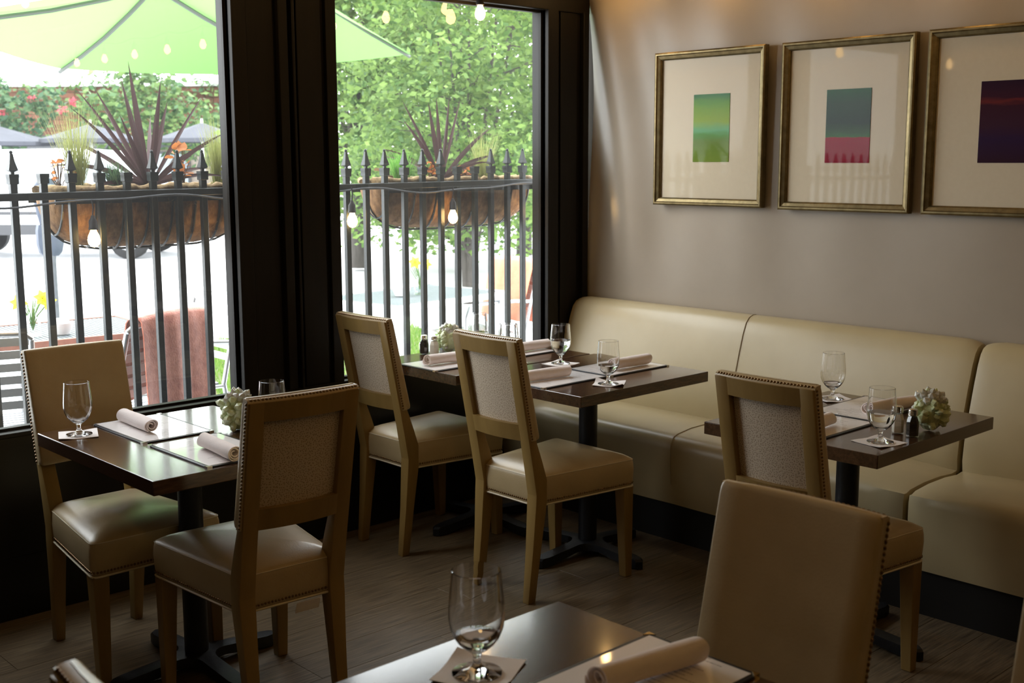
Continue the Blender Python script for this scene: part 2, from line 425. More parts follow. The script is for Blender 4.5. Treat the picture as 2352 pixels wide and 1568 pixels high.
# window wall: black skirt in two lapped sheets, sill, head beam
wn = struct('wall_north', MB().box(-2.6, 4.31, YW + 0.008, YW + 0.09, 0.0, 0.655), blackvinyl)
MB().box(-2.6, 4.31, YW - 0.004, YW + 0.008, 0.222, 0.648).build('skirt_sheet', blackvinyl, wn, bevel=(0.002, 1))
MB().box(-2.6, 4.31, YW + 0.0, YW + 0.008, 0.0, 0.226).build('skirt_sheet', blackvinyl, wn, bevel=(0.002, 1))
struct('trim_1', MB().box(-2.6, 4.31, YW - 0.012, YW + 0.10, 0.645, 0.662), blackwood, bevel=(0.003, 2))
struct('trim_2', MB().box(-2.6, 4.31, YW - 0.01, YW + 0.11, 2.273, CEIL), blackwood, bevel=(0.004, 2))
# mullion between the two windows
def post(name, x0, x1, strips):
    p = struct(name, MB().box(x0, x1, YW + 0.012, YW + 0.10, 0.655, 2.28), blackwood)
    for a, b, d in strips:
        MB().box(a, b, YW - d, YW + 0.03, 0.66, 2.28).build('batten', blackwood, p, bevel=(0.003, 2))
    return p
post('trim_3', 2.343, 2.818, [(2.343, 2.405, 0.012), (2.412, 2.535, -0.004), (2.545, 2.585, 0.018), (2.603, 2.615, 0.022), (2.635, 2.75, 0.002), (2.768, 2.818, 0.010)])
post('trim_4', 4.026, 4.308, [(4.026, 4.095, 0.010), (4.12, 4.235, -0.002), (4.262, 4.300, 0.016)])
post('trim_5', 0.80, 1.12, [(0.80, 0.86, 0.012), (0.89, 1.03, 0.0), (1.06, 1.12, 0.012)])  # unseen post, added to narrow the first window and cut daylight
# window panes
def window(name, x0, x1):
    f = MB()
    for a in ((x0, x0 + 0.012), (x1 - 0.012, x1)): f.box(a[0], a[1], YW + 0.03, YW + 0.06, 0.66, 2.275)
    f.box(x0, x1, YW + 0.03, YW + 0.06, 0.66, 0.672); f.box(x0, x1, YW + 0.03, YW + 0.06, 2.262, 2.275)
    w = struct(name, f, blackwood)
    MB().add([(x0, YW + 0.045, 0.66), (x1, YW + 0.045, 0.66), (x1, YW + 0.045, 2.275), (x0, YW + 0.045, 2.275)], [(0, 1, 2, 3)]).build('pane', winpane, w, norm=False)
window('window_1', 1.12, 2.343); window('window_2', 2.818, 4.026); struct('wall_north_panel', MB().box(-2.6, 0.80, YW + 0.02, YW + 0.09, 0.655, 2.28), blackvinyl)  # unseen panel closes the wall beyond the first window to cut daylight
# banquette wall: hung tent fabric with soft folds running down from the corner
g = MB(); NY, NZ = 150, 60
def fold(y, z):
    d = 4.04 - y
    s = d + 0.16 * (z - 1.2)
    a = 0.026 * math.exp(-max(d, 0) / 0.5) * math.sin(s * 17.0 + 0.6 * math.sin(3 * z)) + 0.016 * math.exp(-max(d, 0) / 1.1) * math.sin(s * 11.0 + 1.0)
    a += 0.004 * math.sin(d * 5.2 + 0.5 * z) + 0.0022 * math.sin(d * 17 + 1.6 * z) * (0.4 + 0.6 * math.sin(2.1 * z + d))
    return a * (0.2 + 0.8 * smoothstep((z - 0.88) / 0.45)) + 0.004
vs = []; fs = []
for i in range(NY + 1):
    for j in range(NZ + 1):
        yy = 4.045 - (4.045 + 3.05) * (i / NY) ** 1.6; z = CEIL * j / NZ
        vs.append((XE + fold(yy, z), yy, z))
for i in range(NY):
    for j in range(NZ):
        a = i * (NZ + 1) + j; fs.append((a, a + 1, a + NZ + 2, a + NZ + 1))
we = struct('wall_east', g.add(vs, fs), tentwall, smooth=80)
struct('wall_backing', MB().box(XE + 0.05, XE + 0.09, -3.1, 4.2, 0, CEIL), darkwall)
struct('wall_south', MB().box(-2.6, 4.4, -3.14, -3.08, 0, CEIL), darkwall)
struct('wall_west', MB().box(-2.66, -2.6, -3.1, 4.12, 0, CEIL), darkwall)

# light portals: guide sky sampling through the window openings (they emit nothing)
def portal(x, y, z, sx, sz, rot):
    d = bpy.data.lights.new('window_portal', 'AREA'); d.shape = 'RECTANGLE'; d.size = sx; d.size_y = sz; d.cycles.is_portal = True
    o = bpy.data.objects.new('window_portal', d); COL.objects.link(o); o.location = (x, y, z); o.rotation_euler = rot
portal(1.73, YW + 0.12, 1.47, 1.24, 1.62, (-PI / 2, 0, 0)); portal(3.42, YW + 0.12, 1.47, 1.22, 1.62, (-PI / 2, 0, 0))

# ------------------------------------------------------------------ banquette along the fabric wall
def banquette(label, y0, y1, seams):
    t = thing('banquette_bench', label, 'banquette', (4.0, (y0 + y1) / 2, 0), 0, 'cream banquette sections')
    cx, cy = 4.0, (y0 + y1) / 2
    def prof(pts, ins, lift=0):
        mx = sum(p[0] for p in pts) / len(pts); mz = sum(p[1] for p in pts) / len(pts)
        return [(mx + (x - mx) * (1 - ins) - cx, z0 if False else mz + (z - mz) * (1 - ins) + lift) for x, z in pts for z0 in (0,)]
    def run(pts, name, crown, ends):
        ys = [y1, y1 - 0.008, y1 - 0.025, y1 - 0.06, y1 - 0.13]; n = 14
        ys += [y1 - 0.13 + (y0 + 0.13 - y1 + 0.13) * k / n for k in range(1, n)]
        ys += [y0 + 0.13, y0 + 0.06, y0 + 0.025, y0 + 0.008, y0]
        secs = []
        for yy in ys:
            d = min(abs(yy - y1) if ends[1] else 9, abs(yy - y0) if ends[0] else 9)
            ins = 0.0 if d > 0.06 else 0.075 * (1 - d / 0.06) ** 2
            c = crown * smoothstep(d / 0.25) - crown if d < 0.25 else 0.0
            dip = 0.0
            for sm in seams:
                dip = max(dip, 0.012 * math.exp(-((yy - sm) / 0.012) ** 2))
            secs.append([(x, yy - cy, z + (c if z > 0.44 and name == 'seat_cushion' else 0)) for x, z in prof(pts, ins + dip * 0.5)])
        return MB().loft(secs).build(name, bench_leather, t, smooth=50)
    seat = [(3.716, 0.165), (3.706, 0.25), (3.700, 0.34), (3.700, 0.40), (3.706, 0.427), (3.722, 0.446), (3.75, 0.455), (3.85, 0.463), (3.98, 0.463),
            (4.08, 0.455), (4.12, 0.44), (4.12, 0.165)]
    back = [(4.10, 0.40), (4.092, 0.46), (4.10, 0.53), (4.125, 0.64), (4.155, 0.75), (4.18, 0.83), (4.20, 0.875), (4.222, 0.898), (4.25, 0.908), (4.275, 0.906), (4.293, 0.895), (4.293, 0.40)]
    run(seat, 'seat_cushion', 0.018, (True, True)); run(back, 'backrest', 0, (True, True))
    MB().box(3.735 - cx, 4.28 - cx, y0 - cy, y1 - cy, 0.0, 0.168).build('toe_kick', toekick, t)
    for sm in seams:
        MB().tube([(x - cx - 0.0015 * (x < 3.9), sm - cy + 0.02 * math.sin((x - 3.7) * 5), z + 0.0012) for x, z in seat[1:10]], 0.0018, 5).build('seat_seam', P('seam_thread', (0.42, 0.36, 0.25), 0.7), t)
        MB().tube([(x - cx - 0.002, sm - cy, z) for x, z in back[1:10]], 0.0018, 5).build('back_seam', MAT['seam_thread'], t)
    return t
banquette('long cream leather banquette section running from the corner behind the two joined tables', 1.962, 4.028, [2.99])
banquette('cream leather banquette section beyond the open gap, cut by the photo edge', -0.6, 1.942, [])

# ------------------------------------------------------------------ dining chairs
XR = [(0, 0.0), (0.2, 0.018), (0.40, 0.030), (0.52, 0.009), (0.965, -0.078)]
XF = [(0, 0.036), (0.2, 0.060), (0.36, 0.082), (0.45, 0.083), (0.52, 0.060), (0.62, 0.022), (0.965, -0.050)]
def xr(z): return lerp(XR, z)
def chair_proto():
    t = thing('dining_chair', 'x', 'chair', (0, 0, -50), 0, 'cream leather dining chairs')
    zs = [0, 0.1, 0.2, 0.36, 0.40, 0.45, 0.52, 0.62, 0.8, 0.962]
    HW = 0.164
    for s in (-1, 1):
        secs = []
        for z in zs:
            yo = lerp([(0, 0.152), (0.36, HW), (0.965, HW)], z) * s; yi = lerp([(0, 0.122), (0.36, 0.116), (0.965, 0.120)], z) * s
            a, b = xr(z), lerp(XF, z)
            secs.append([(a, yi, z), (b, yi, z), (b, yo, z), (a, yo, z)])
        MB().loft(secs).build('leg', chair_wood, t, smooth=25, bevel=(0.0025, 2))
    for s in (-1, 1):
        b = [(0.466, 0.172 * s, 0), (0.500, 0.172 * s, 0), (0.500, 0.206 * s, 0), (0.466, 0.206 * s, 0)]
        u = [(0.446, 0.160 * s, 0.360), (0.499, 0.160 * s, 0.360), (0.499, 0.210 * s, 0.360), (0.446, 0.210 * s, 0.360)]
        MB().hexa(b, u).build('leg', chair_wood, t, bevel=(0.003, 2))
    def bow(y): return -0.015 * (1 - (y / 0.122) ** 2)
    for z0, z1 in ((0.908, 0.961), (0.600, 0.660)):
        secs = []
        for k in range(-8, 9):
            y = 0.122 * k / 8
            secs.append([(xr(z0) + bow(y), y, z0), (xr(z0) + 0.030 + bow(y), y, z0), (xr(z1) + 0.030 + bow(y), y, z1), (xr(z1) + bow(y), y, z1)])
        MB().loft(secs).build('back_rail', chair_wood, t, smooth=30)
    g = MB(); vs = []; fs = []
    for i in range(9):
        for j in range(5):
            y = -0.122 + 0.244 * i / 8; z = 0.652 + 0.266 * j / 4
            vs.append((xr(z) + 0.022 + bow(y), y, z))
    for i in range(8):
        for j in range(4): a = i * 5 + j; fs.append((a, a + 1, a + 6, a + 5))
    g.add(vs, fs).build('back_panel', dots, t, smooth=60)
    # padded leather back, wrapped round the sides and top of the frame
    W0 = HW + 0.0035
    def bp(y): return -0.013 * (1 - (y / W0) ** 2)
    def x1_(z): return lerp([(0.60, 0.056), (0.975, 0.042)], z)
    secs = []
    for z, ins, dx in ((0.604, 0.006, 0.008), (0.608, 0.002, 0.003), (0.618, 0, 0), (0.70, 0, 0), (0.80, 0, 0), (0.90, 0, 0), (0.950, 0, 0), (0.963, 0.001, 0.001), (0.9705, 0.003, 0.004), (0.9740, 0.007, 0.009)):
        w = W0 - ins; x0 = xr(z) + 0.0285; x1 = xr(z) + x1_(z) - dx * 0.7; D_ = x1 - x0
        loop = []
        for k in range(9):
            y = -w + 2 * w * k / 8; loop.append((x0 + bp(y), y, z))
        for y, dx2 in ((w + 0.0004, 0.25), (w, 0.62), (w - 0.002, 0.85), (w - 0.006, 0.98)): loop.append((x0 + dx2 * D_, y, z))
        for k in range(1, 8):
            y = w - 0.006 - 2 * (w - 0.006) * k / 8; cr = 0.005 * (1 - (y / w) ** 2)
            loop.append((x1 + bp(y) + cr, y, z))
        for y, dx2 in ((-w + 0.006, 0.98), (-w + 0.002, 0.85), (-w, 0.62), (-w - 0.0004, 0.25)): loop.append((x0 + dx2 * D_, y, z))
        secs.append(loop)
    pad = MB().loft(secs)
    for s in (-1, 1):
        q = []
        for z in (0.604, 0.62, 0.70, 0.80, 0.90, 0.955, 0.9685):
            a, b = xr(z) + 0.008, xr(z) + 0.034
            q.append([(a, s * (W0 - 0.005), z), (b, s * (W0 - 0.005), z), (b, s * W0, z), (a + 0.002, s * W0, z)])
        pad.loft(q)
    q = []
    for k in range(-10, 11):
        y = (W0 - 0.001) * k / 10; e = xr(0.965) + bp(y)
        q.append([(e + 0.008, y, 0.9605), (e + 0.036, y, 0.9605), (e + 0.036, y, 0.9725), (e + 0.016, y, 0.9715), (e + 0.009, y, 0.966)])
    pad.loft(q)
    pad.build('back_pad', leather, t, smooth=50)
    # seat cushion
    cr = []
    cs = [((0.044, -0.152), 0.018), ((0.502, -0.213), 0.028), ((0.502, 0.213), 0.028), ((0.044, 0.152), 0.018)]
    for i, ((cx, cy), r) in enumerate(cs):
        p0 = Vector(cs[i - 1][0]); p1 = Vector((cx, cy)); p2 = Vector(cs[(i + 1) % 4][0])
        a = (p0 - p1).normalized(); b = (p2 - p1).normalized()
        for k in range(6):
            u = k / 5; q0 = p1 + a * r; q2 = p1 + b * r
            cr.append(q0 * (1 - u) ** 2 + p1 * 2 * u * (1 - u) + q2 * u * u)
    peri = []
    for i, p in enumerate(cr):
        q = cr[(i + 1) % len(cr)]; n = max(1, int((q - p).length / 0.04))
        for k in range(n): peri.append(p + (q - p) * k / n)
    def ring(d, z):
        return [(0.273 + (p.x - 0.273) * (1 + d / 0.23), p.y * (1 + d / 0.185), z) for p in peri]
    secs = [ring(d, z) for d, z in ((-0.004, 0.358), (0.001, 0.365), (0.003, 0.388), (0.0045, 0.420), (0.003, 0.446), (0.0005, 0.459), (-0.002, 0.4635), (-0.010, 0.4695), (-0.025, 0.478), (-0.05, 0.487), (-0.09, 0.494), (-0.14, 0.497), (-0.18, 0.498))]
    MB().loft(secs).build('seat_cushion', leather, t, smooth=50)
    MB().tube(ring(0.0015, 0.358), 0.0036, 6, closed=True).tube(ring(0.0008, 0.4605), 0.0016, 5, closed=True).build('piping', piping_m, t, smooth=60)
    # nail heads, too small to pick apart: one trim
    nb = MB()
    z = 0.612
    while z < 0.962:
        for s in (-1, 1): nb.dome((xr(z) + 0.0145, W0 * s, z), (0, s, 0), 0.0047)
        z += 0.0105
    k = -15
    while k <= 15:
        y = 0.0104 * k; nb.dome((xr(0.965) + 0.0125 + bp(y), y, 0.9685), (-0.6, 0, 0.8), 0.0047); k += 1
    L = 0; pr = ring(0.002, 0.3715)
    for i, p in enumerate(pr):
        a = Vector(p); b = Vector(pr[(i + 1) % len(pr)]); d = (b - a); l = d.length
        nrm = Vector((d.y, -d.x, 0))
        while L < l:
            q = a + d * (L / l); nb.dome(q, nrm, 0.0044); L += 0.0105
        L -= l
    tag(nb.build('nail_trim', nail_m, t, smooth=50), kind='stuff')
    return t
cp = chair_proto()
KIDS[cp.name] = list(cp.children) or [o for o in bpy.data.objects if o.parent == cp]
def chair(label, x, y, rz): return dup(cp, label, (x, y, 0), rz)
chA = chair('cream leather dining chair in the foreground, turned away, tucked under the window table', 1.702, 2.680, PI / 2 - math.radians(4))
chair('cream leather dining chair with its back to the window at the single window table', 1.590, 3.784, -PI / 2)
chair('cream leather dining chair beside the black mullion at the joined tables, turned away', 2.79, 3.772, 0.0)
chair('cream leather dining chair at the centre, turned away, at the nearer of the joined tables', 2.797, 3.05, 0.0)
chair('cream leather dining chair at the table with the crystal beside the banquette gap, turned away', 2.80, 1.880, 0.0)
chair('large cream leather chair back facing the camera behind the closest table', 1.745, 1.149, PI + math.radians(1))
chair('blurred dining chair of which only the nailed top corner shows at the bottom edge', 0.590, 1.208, 0.0)
chair('cream chair of which only a sliver of back shows at the photo edge', 1.78, 0.574, PI)
tg = MB().loft([[(0.10, 0.02 + 0.01 * k, 0.35 - 0.012 * k), (0.17, -0.05 + 0.01 * k, 0.352 - 0.014 * k), (0.17, -0.05 + 0.01 * k, 0.3535 - 0.014 * k), (0.10, 0.02 + 0.01 * k, 0.3515 - 0.012 * k)] for k in range(4)])
tg = MB().loft([[(0.03 + 0.004 * k, -0.01, 0.352 - 0.011 * k), (0.03 + 0.004 * k, -0.085, 0.352 - 0.011 * k), (0.0315 + 0.004 * k, -0.085, 0.352 - 0.011 * k), (0.0315 + 0.004 * k, -0.01, 0.352 - 0.011 * k)] for k in range(4)])
tag(tg.build('care_tag', paper, chA), 'white care tag hanging under the seat')
for o in KIDS[cp.name]: bpy.data.objects.remove(o)
bpy.data.objects.remove(cp)

# ------------------------------------------------------------------ tables
def table(label, x0, x1, y0, y1, T=0.74):
    cx, cy = (x0 + x1) / 2, (y0 + y1) / 2; hx, hy = (x1 - x0) / 2, (y1 - y0) / 2
    t = thing('restaurant_table', label, 'table', (cx, cy, 0), 0, 'walnut pedestal tables')
    top = MB().box(-hx, hx, -hy, hy, T - 0.041, T)
    o = top.build('table_top', walnut, t, bevel=(0.0022, 2))
    MB().lathe([(0.0, 0.05), (0.037, 0.05), (0.037, 0.66), (0.05, 0.665), (0.05, 0.675), (0, 0.675)], 24).build('column', blackmetal, t, smooth=40)
    MB().box(-0.19, 0.19, -0.03, 0.03, 0.672, T - 0.041).box(-0.03, 0.03, -0.19, 0.19, 0.672, T - 0.041).build('top_spider', blackmetal, t)
    # cross-shaped iron foot with filleted webs
    L, w, R = 0.266, 0.027, 0.06
    out = []
    for q in range(4):
        a = q * PI / 2
        pts = [(w * 0.72, L), (w * 0.15, L + 0.03)] if False else []
        seg = [(L + 0.028, 0.0), (L + 0.012, w * 0.75), (L - 0.02, w), (w + R, w)]
        for k in range(1, 6):
            u = k / 6; th = PI / 2 * u
            seg.append((w + R - R * math.sin(th), w + R - R * math.cos(th)))
        seg.append((w, w + R)); seg.append((w, L - 0.02)); seg.append((w * 0.75, L + 0.012))
        out += [(x * math.cos(a) - y * math.sin(a), x * math.sin(a) + y * math.cos(a)) for x, y in seg]
    def zt(x, y, top):
        r = math.hypot(x, y); u = min(1, r / L)
        return (0.062 - 0.022 * u) if top else (0.026 if u < 0.86 else 0.004)
    b = [(x, y, zt(x, y, False)) for x, y in out]; m1 = [(x, y, zt(x, y, True) - 0.008) for x, y in out]
    tp = [(x * 0.965, y * 0.965, zt(x, y, True)) for x, y in out]
    mb = MB(); n = len(out); mb.loft([b, m1, tp], True, False)
    o0 = len(mb.v); mb.add([(0, 0, 0.062)], []); mb.f += [(2 * n + k, 2 * n + (k + 1) % n, o0) for k in range(n)]
    o1 = len(mb.v); mb.add([(0, 0, 0.026)], []); mb.f += [((k + 1) % n, k, o1) for k in range(n)]
    mb.build('cross_foot', blackmetal, t, smooth=35)
    for q in range(4):
        a = q * PI / 2
        MB().lathe([(0, 0), (0.014, 0), (0.014, 0.012), (0, 0.012)], 10, ((L - 0.005) * math.cos(a), (L - 0.005) * math.sin(a), 0)).build('glide', toekick, t)
    return t
table('square-edged dark walnut table alone beside the first window', 1.375, 1.985, 2.855, 3.632)
table('dark walnut table at the centre, nearer of the two pushed together', 3.003, 3.742, 2.839, 3.458)
table('dark walnut table against the window sill, farther of the two pushed together', 2.955, 3.725, 3.470, 4.004)
table('dark walnut table beside the banquette gap with one cream chair', 3.003, 3.738, 1.672, 2.291)
table('closest dark walnut table, cut by the bottom photo edge', 0.775, 1.545, 0.902, 1.517)

# ------------------------------------------------------------------ things on the tables
TT = 0.7402
def square_napkin(label, x, y, rz, size=0.115, curl=0.004, seed=0):
    rnd = random.Random(seed); g = MB(); n = 8; top = []; 
    def zz(u, v):
        return 0.0016 + curl * max(0, abs(u) + abs(v) - 1.25) * (1.4 if u * v > 0 else 0.5) + 0.0006 * math.sin(5 * u + seed) * math.cos(4 * v)
    vs = []
    for lay in (0, 1):
        for i in range(n + 1):
            for j in range(n + 1):
                u, v = -1 + 2 * i / n, -1 + 2 * j / n
                vs.append((u * size / 2, v * size / 2, zz(u, v) if lay else max(0.0, zz(u, v) - 0.0014)))
    m = (n + 1) ** 2; fs = []
    for i in range(n):
        for j in range(n):
            a = i * (n + 1) + j
            fs.append((m + a, m + a + n + 1, m + a + n + 2, m + a + 1)); fs.append((a, a + 1, a + n + 2, a + n + 1))
    edge = [i * (n + 1) for i in range(n + 1)] + [n * (n + 1) + j for j in range(1, n + 1)] + [i * (n + 1) + n for i in range(n - 1, -1, -1)] + [j for j in range(n - 1, 0, -1)]
    for a, b in zip(edge, edge[1:] + edge[:1]): fs.append((a, b, m + b, m + a))
    o = g.add(vs, fs).build('cocktail_napkin', paper, None, smooth=60)
    o.location = (x, y, TT); o.rotation_euler = (0, 0, rz)
    return tag(o, label, 'napkin', 'cocktail napkins under the glasses')

GP = [(0.0, 0.0), (0.0375, 0.0), (0.0392, 0.0012), (0.0385, 0.0026), (0.028, 0.0050), (0.014, 0.0085), (0.0078, 0.014), (0.0062, 0.021), (0.0064, 0.029), (0.0095, 0.0345),
      (0.018, 0.0400), (0.0275, 0.0485), (0.0355, 0.0600), (0.0410, 0.0740), (0.0432, 0.0890), (0.0430, 0.105), (0.0412, 0.125), (0.0392, 0.146), (0.0378, 0.164)]
GI = [(0.0366, 0.1645), (0.0381, 0.146), (0.0401, 0.125), (0.0418, 0.105), (0.0419, 0.089), (0.0396, 0.0745), (0.0340, 0.0610), (0.0258, 0.0500), (0.0150, 0.0425), (0.0, 0.0398)]
goblet_me = MB().lathe(GP + GI, 40).mesh('goblet', drink_glass, smooth=50)
bub = MB()
def water_mesh(level):
    pr = [(0.0, 0.0402)] + [(max(0.001, r - 0.0004), z + 0.0003) for r, z in reversed(GI[:-1]) if z < level]
    r = pr[-1][0] + 0.0003
    for (r0, z0), (r1, z1) in zip(GI, GI[1:]):
        if z1 <= level <= z0: r = r1 + (r0 - r1) * (level - z1) / (z0 - z1) - 0.0004
    pr += [(r, level), (r * 0.5, level), (0.0, level)]
    return MB().lathe(pr, 32).mesh('water', water_m, smooth=40)
wm = {}
def goblet(label, x, y, level=None, on=True, s=1.0):
    t = thing('water_goblet', label, 'glass', (x, y, TT + (0.0022 if on else 0.0003)), random.random() * 6, 'water goblets on the tables')
    t.scale = (s, s, s)
    link('bowl_and_stem', goblet_me, t)
    if level:
        if level not in wm: wm[level] = water_mesh(level)
        link('water', wm[level], t)
    return t

def roll_mesh(seed, r=0.025, L=0.225, turns=2.6, flap=0.4):
    """a napkin rolled up around cutlery: one thick sheet wound in a spiral"""
    rnd = random.Random(seed); th = 0.0034; n = 72; m = 12
    secs = []
    ph = [rnd.random() * 6 for _ in range(4)]
    for j in range(m + 1):
        v = j / m; x = -L / 2 + L * v
        outer = []; inner = []
        for i in range(n + 1):
            u = i / n; a = flap + u * turns * 2 * PI
            rr = 0.0065 + (r - 0.0065) * u ** 0.75
            wob = 1 + 0.035 * math.sin(3 * a + 4 * v + ph[0]) * u + 0.03 * math.sin(7 * v + ph[1]) * u
            end = 0.006 * math.sin(a * 1.3 + ph[2]) * u
            xx = x + (end if j in (0, m) else 0) + (0.010 * (1 - u) if j == 0 else -0.010 * (1 - u) if j == m else 0)
            rr *= wob
            sag = 0.92
            cz = r * 0.98
            outer.append((xx, math.cos(a) * rr, cz + sag * math.sin(a) * rr))
            inner.append((xx, math.cos(a) * (rr - th), cz + sag * math.sin(a) * (rr - th)))
        secs.append(outer + inner[::-1])
    me = MB().loft(secs).mesh('rolled_napkin', linen, smooth=50)
    zmin = min(v.co.z for v in me.vertices)
    for v in me.vertices: v.co.z -= zmin
    return me
rolls = [roll_mesh(3), roll_mesh(9, 0.026, 0.22, 2.8, 1.2), roll_mesh(14, 0.024, 0.215, 2.4, 2.0)]
def roll(label, xa, ya, xb, yb, k, z=TT + 0.0062, L=None):
    o = link('rolled_napkin', rolls[k % 3], None, ((xa + xb) / 2, (ya + yb) / 2, z), (0, 0, math.atan2(yb - ya, xb - xa)))
    return tag(o, label, 'napkin', 'rolled linen napkins')

mc_me = MB().box(-0.178, 0.178, -0.118, 0.118, 0.0, 0.0042).mesh('cover', menu_cover, bevel=(0.0012, 2))
mp_me = MB().box(-0.1685, 0.1685, -0.1085, 0.1085, 0.0040, 0.0050).mesh('page', menu_page)
ck = MB().hexa([(0.160, 0.1185, -0.0), (0.1785, 0.1185, -0.0), (0.1785, 0.1185, -0.0), (0.1785, 0.100, -0.0)], [(0.160, 0.1185, 0.0056), (0.1785, 0.1185, 0.0056), (0.1785, 0.1185, 0.0056), (0.1785, 0.100, 0.0056)])
mk_me = MB().loft([[(0.163, 0.1186, z), (0.1786, 0.1186, z), (0.1786, 0.103, z)] for z in (0.0, 0.0056)]).mesh('corner', chrome)
mb_me = MB().loft([[(0.163, 0.1186, z), (0.1786, 0.1186, z), (0.1786, 0.103, z)] for z in (0.0, 0.0056)]).mesh('corner', brass)
def menu(label, x, y, rz, corner=None):
    t = thing('menu', label, 'menu', (x, y, TT), rz, 'black-edged menus')
    link('cover', mc_me, t); link('page', mp_me, t)
    for sx in (1, -1):
        for sy in (1, -1): link('corner', corner or mk_me, t, scale=(sx, sy, 1))
    return t

# crystal clusters: every crystal a six-sided point of its own
def crystal_me(name, mat):
    s = [[(0.5 * r * math.cos(PI / 3 * k), 0.5 * r * math.sin(PI / 3 * k), z) for k in range(6)] for r, z in ((0.75, 0.0), (1.0, 0.35), (0.95, 0.80))]
    m = MB().loft(s, True, False); n = len(m.v); m.add([(0.12, 0.06, 1.0)], []); m.f += [(12 + k, 12 + (k + 1) % 6, n) for k in range(6)]
    m.f.append((5, 4, 3, 2, 1, 0))
    return m.mesh(name, mat)
cg_me, cc_me = crystal_me('crystal', crystal_g), crystal_me('crystal', crystal_c)
def cluster(label, x, y, seed, n=60, r=0.070, h=0.118, tilt=0.0):
    rnd = random.Random(seed)
    t = thing('crystal_cluster', label, 'crystal', (x, y, TT), rnd.random() * 6, 'crystal clusters on the tables')
    base = MB().ball((0, 0, h * 0.48), r * 0.62, 10, 7, h * 0.48 / (r * 0.62))
    base.v = [(a * (1 + 0.12 * math.sin(9 * b)), b * (1 + 0.1 * math.cos(11 * a)), max(0.0, c)) for a, b, c in base.v]
    base.build('rock_base', crystal_g, t)
    for k in range(n):
        f = (k + 0.5) / n
        el = -0.80 + 2.30 * f ** 0.9; az = k * 2.39996 + rnd.uniform(-0.3, 0.3)
        d = Vector((math.cos(el) * math.cos(az), math.cos(el) * math.sin(az), math.sin(el)))
        c = Vector((0, 0, h * 0.5)) + Vector((d.x * r * 0.35, d.y * r * 0.35, d.z * h * 0.25))
        L = rnd.uniform(0.030, 0.052); w = rnd.uniform(0.016, 0.032)
        tip = c + d * L
        if tip.z < 0.004: d.z = abs(d.z) * 0.1; d.normalize()
        q = d.to_track_quat('Z', 'Y') @ __import__('mathutils').Quaternion((0, 0, 1), rnd.random() * 6)
        me = cc_me if (el > 0.75 and rnd.random() < 0.75) or rnd.random() < 0.12 else cg_me
        o = link('crystal', me, t, c); o.rotation_mode = 'QUATERNION'; o.rotation_quaternion = q; o.scale = (w, w * rnd.uniform(0.7, 1), L)
    return t

# shakers
def octo(w, c):
    h = w / 2; k = h - c
    return [(h, -k), (h, k), (k, h), (-k, h), (-h, k), (-h, -k), (-k, -h), (k, -h)]
def shaker_meshes(content):
    def lof(rows): return [[(x, y, z) for x, y in octo(w, c)] for w, c, z in rows]
    body = MB().loft(lof([(0.036, 0.008, 0.0), (0.038, 0.008, 0.003), (0.038, 0.008, 0.046), (0.035, 0.009, 0.054), (0.027, 0.0079, 0.064), (0.0265, 0.0077, 0.070)])).mesh('glass_body', bottle_glass, smooth=25)
    cont = MB().loft(lof([(0.031, 0.007, 0.004), (0.034, 0.007, 0.006), (0.034, 0.007, 0.045), (0.031, 0.008, 0.052), (0.0245, 0.007, 0.0615)])).mesh('contents', content)
    lid = MB().lathe([(0.0, 0.066), (0.0142, 0.066), (0.0148, 0.067), (0.0142, 0.069), (0.0148, 0.071), (0.0142, 0.073), (0.0146, 0.079), (0.0135, 0.0835), (0.010, 0.0860), (0.0, 0.0870)], 20).mesh('lid', chrome, smooth=35)
    return body, cont, lid
sk = {'salt': shaker_meshes(salt_m), 'pepper': shaker_meshes(pepper_m)}
def shaker(kind, label, x, y, rz):
    t = thing('%s_shaker' % kind, label, 'shaker', (x, y, TT), rz, 'salt and pepper shakers')
    for me in sk[kind]: link(me.name.split('.')[0], me, t)
    return t

PI2 = PI / 2
# table beside the first window
square_napkin('white paper napkin under the empty goblet on the window table', 1.457, 3.518, math.radians(-22), seed=1)
goblet('empty water goblet standing at the corner of the window table', 1.459, 3.515)
menu('black-edged menu under the rolled napkin at the window end of the window table', 1.663, 3.440, PI2)
menu('black-edged menu next to the foreground chair back on the window table', 1.663, 3.052, PI2)
roll('tightly rolled white napkin on the menu at the window end of the window table', 1.640, 3.590, 1.628, 3.365, 0)
roll('rolled white napkin beside the foreground chair back on the window table', 1.650, 3.085, 1.628, 2.862, 1)
cluster('pale green crystal cluster beside the foreground chair back on the window table', 1.852, 3.240, 5)
square_napkin('white paper napkin behind the foreground chair back', 1.905, 3.115, 0.1, seed=2)
goblet('water goblet half hidden behind the crystal cluster and the foreground chair back', 1.905, 3.115, 0.075)
# farther of the joined tables
menu('black-edged menu on the sill table beside the shakers', 3.124, 3.706, 0.0)
roll('rolled white napkin in front of the shakers on the sill table', 2.992, 3.702, 3.215, 3.682, 1)
shaker('pepper', 'pepper shaker by the window on the sill table', 3.196, 3.965, 0.4)
shaker('salt', 'salt shaker by the window, in front of the pepper on the sill table', 3.212, 3.915, 0.3)
cluster('white and green crystal cluster beside the window shakers', 3.305, 3.925, 11)
menu('black-edged menu on the sill table near the banquette', 3.492, 3.722, 0.0)
roll('rolled white napkin on the sill table near the banquette', 3.462, 3.690, 3.685, 3.680, 2)
square_napkin('white paper napkin on the sill table behind the centre chair', 3.438, 3.878, 0.3, seed=3)
goblet('half-full goblet on the sill table in front of the coral chair outside', 3.438, 3.878, 0.080)
square_napkin('white paper napkin close behind the centre chair back', 3.298, 3.535, 0.1, seed=4)
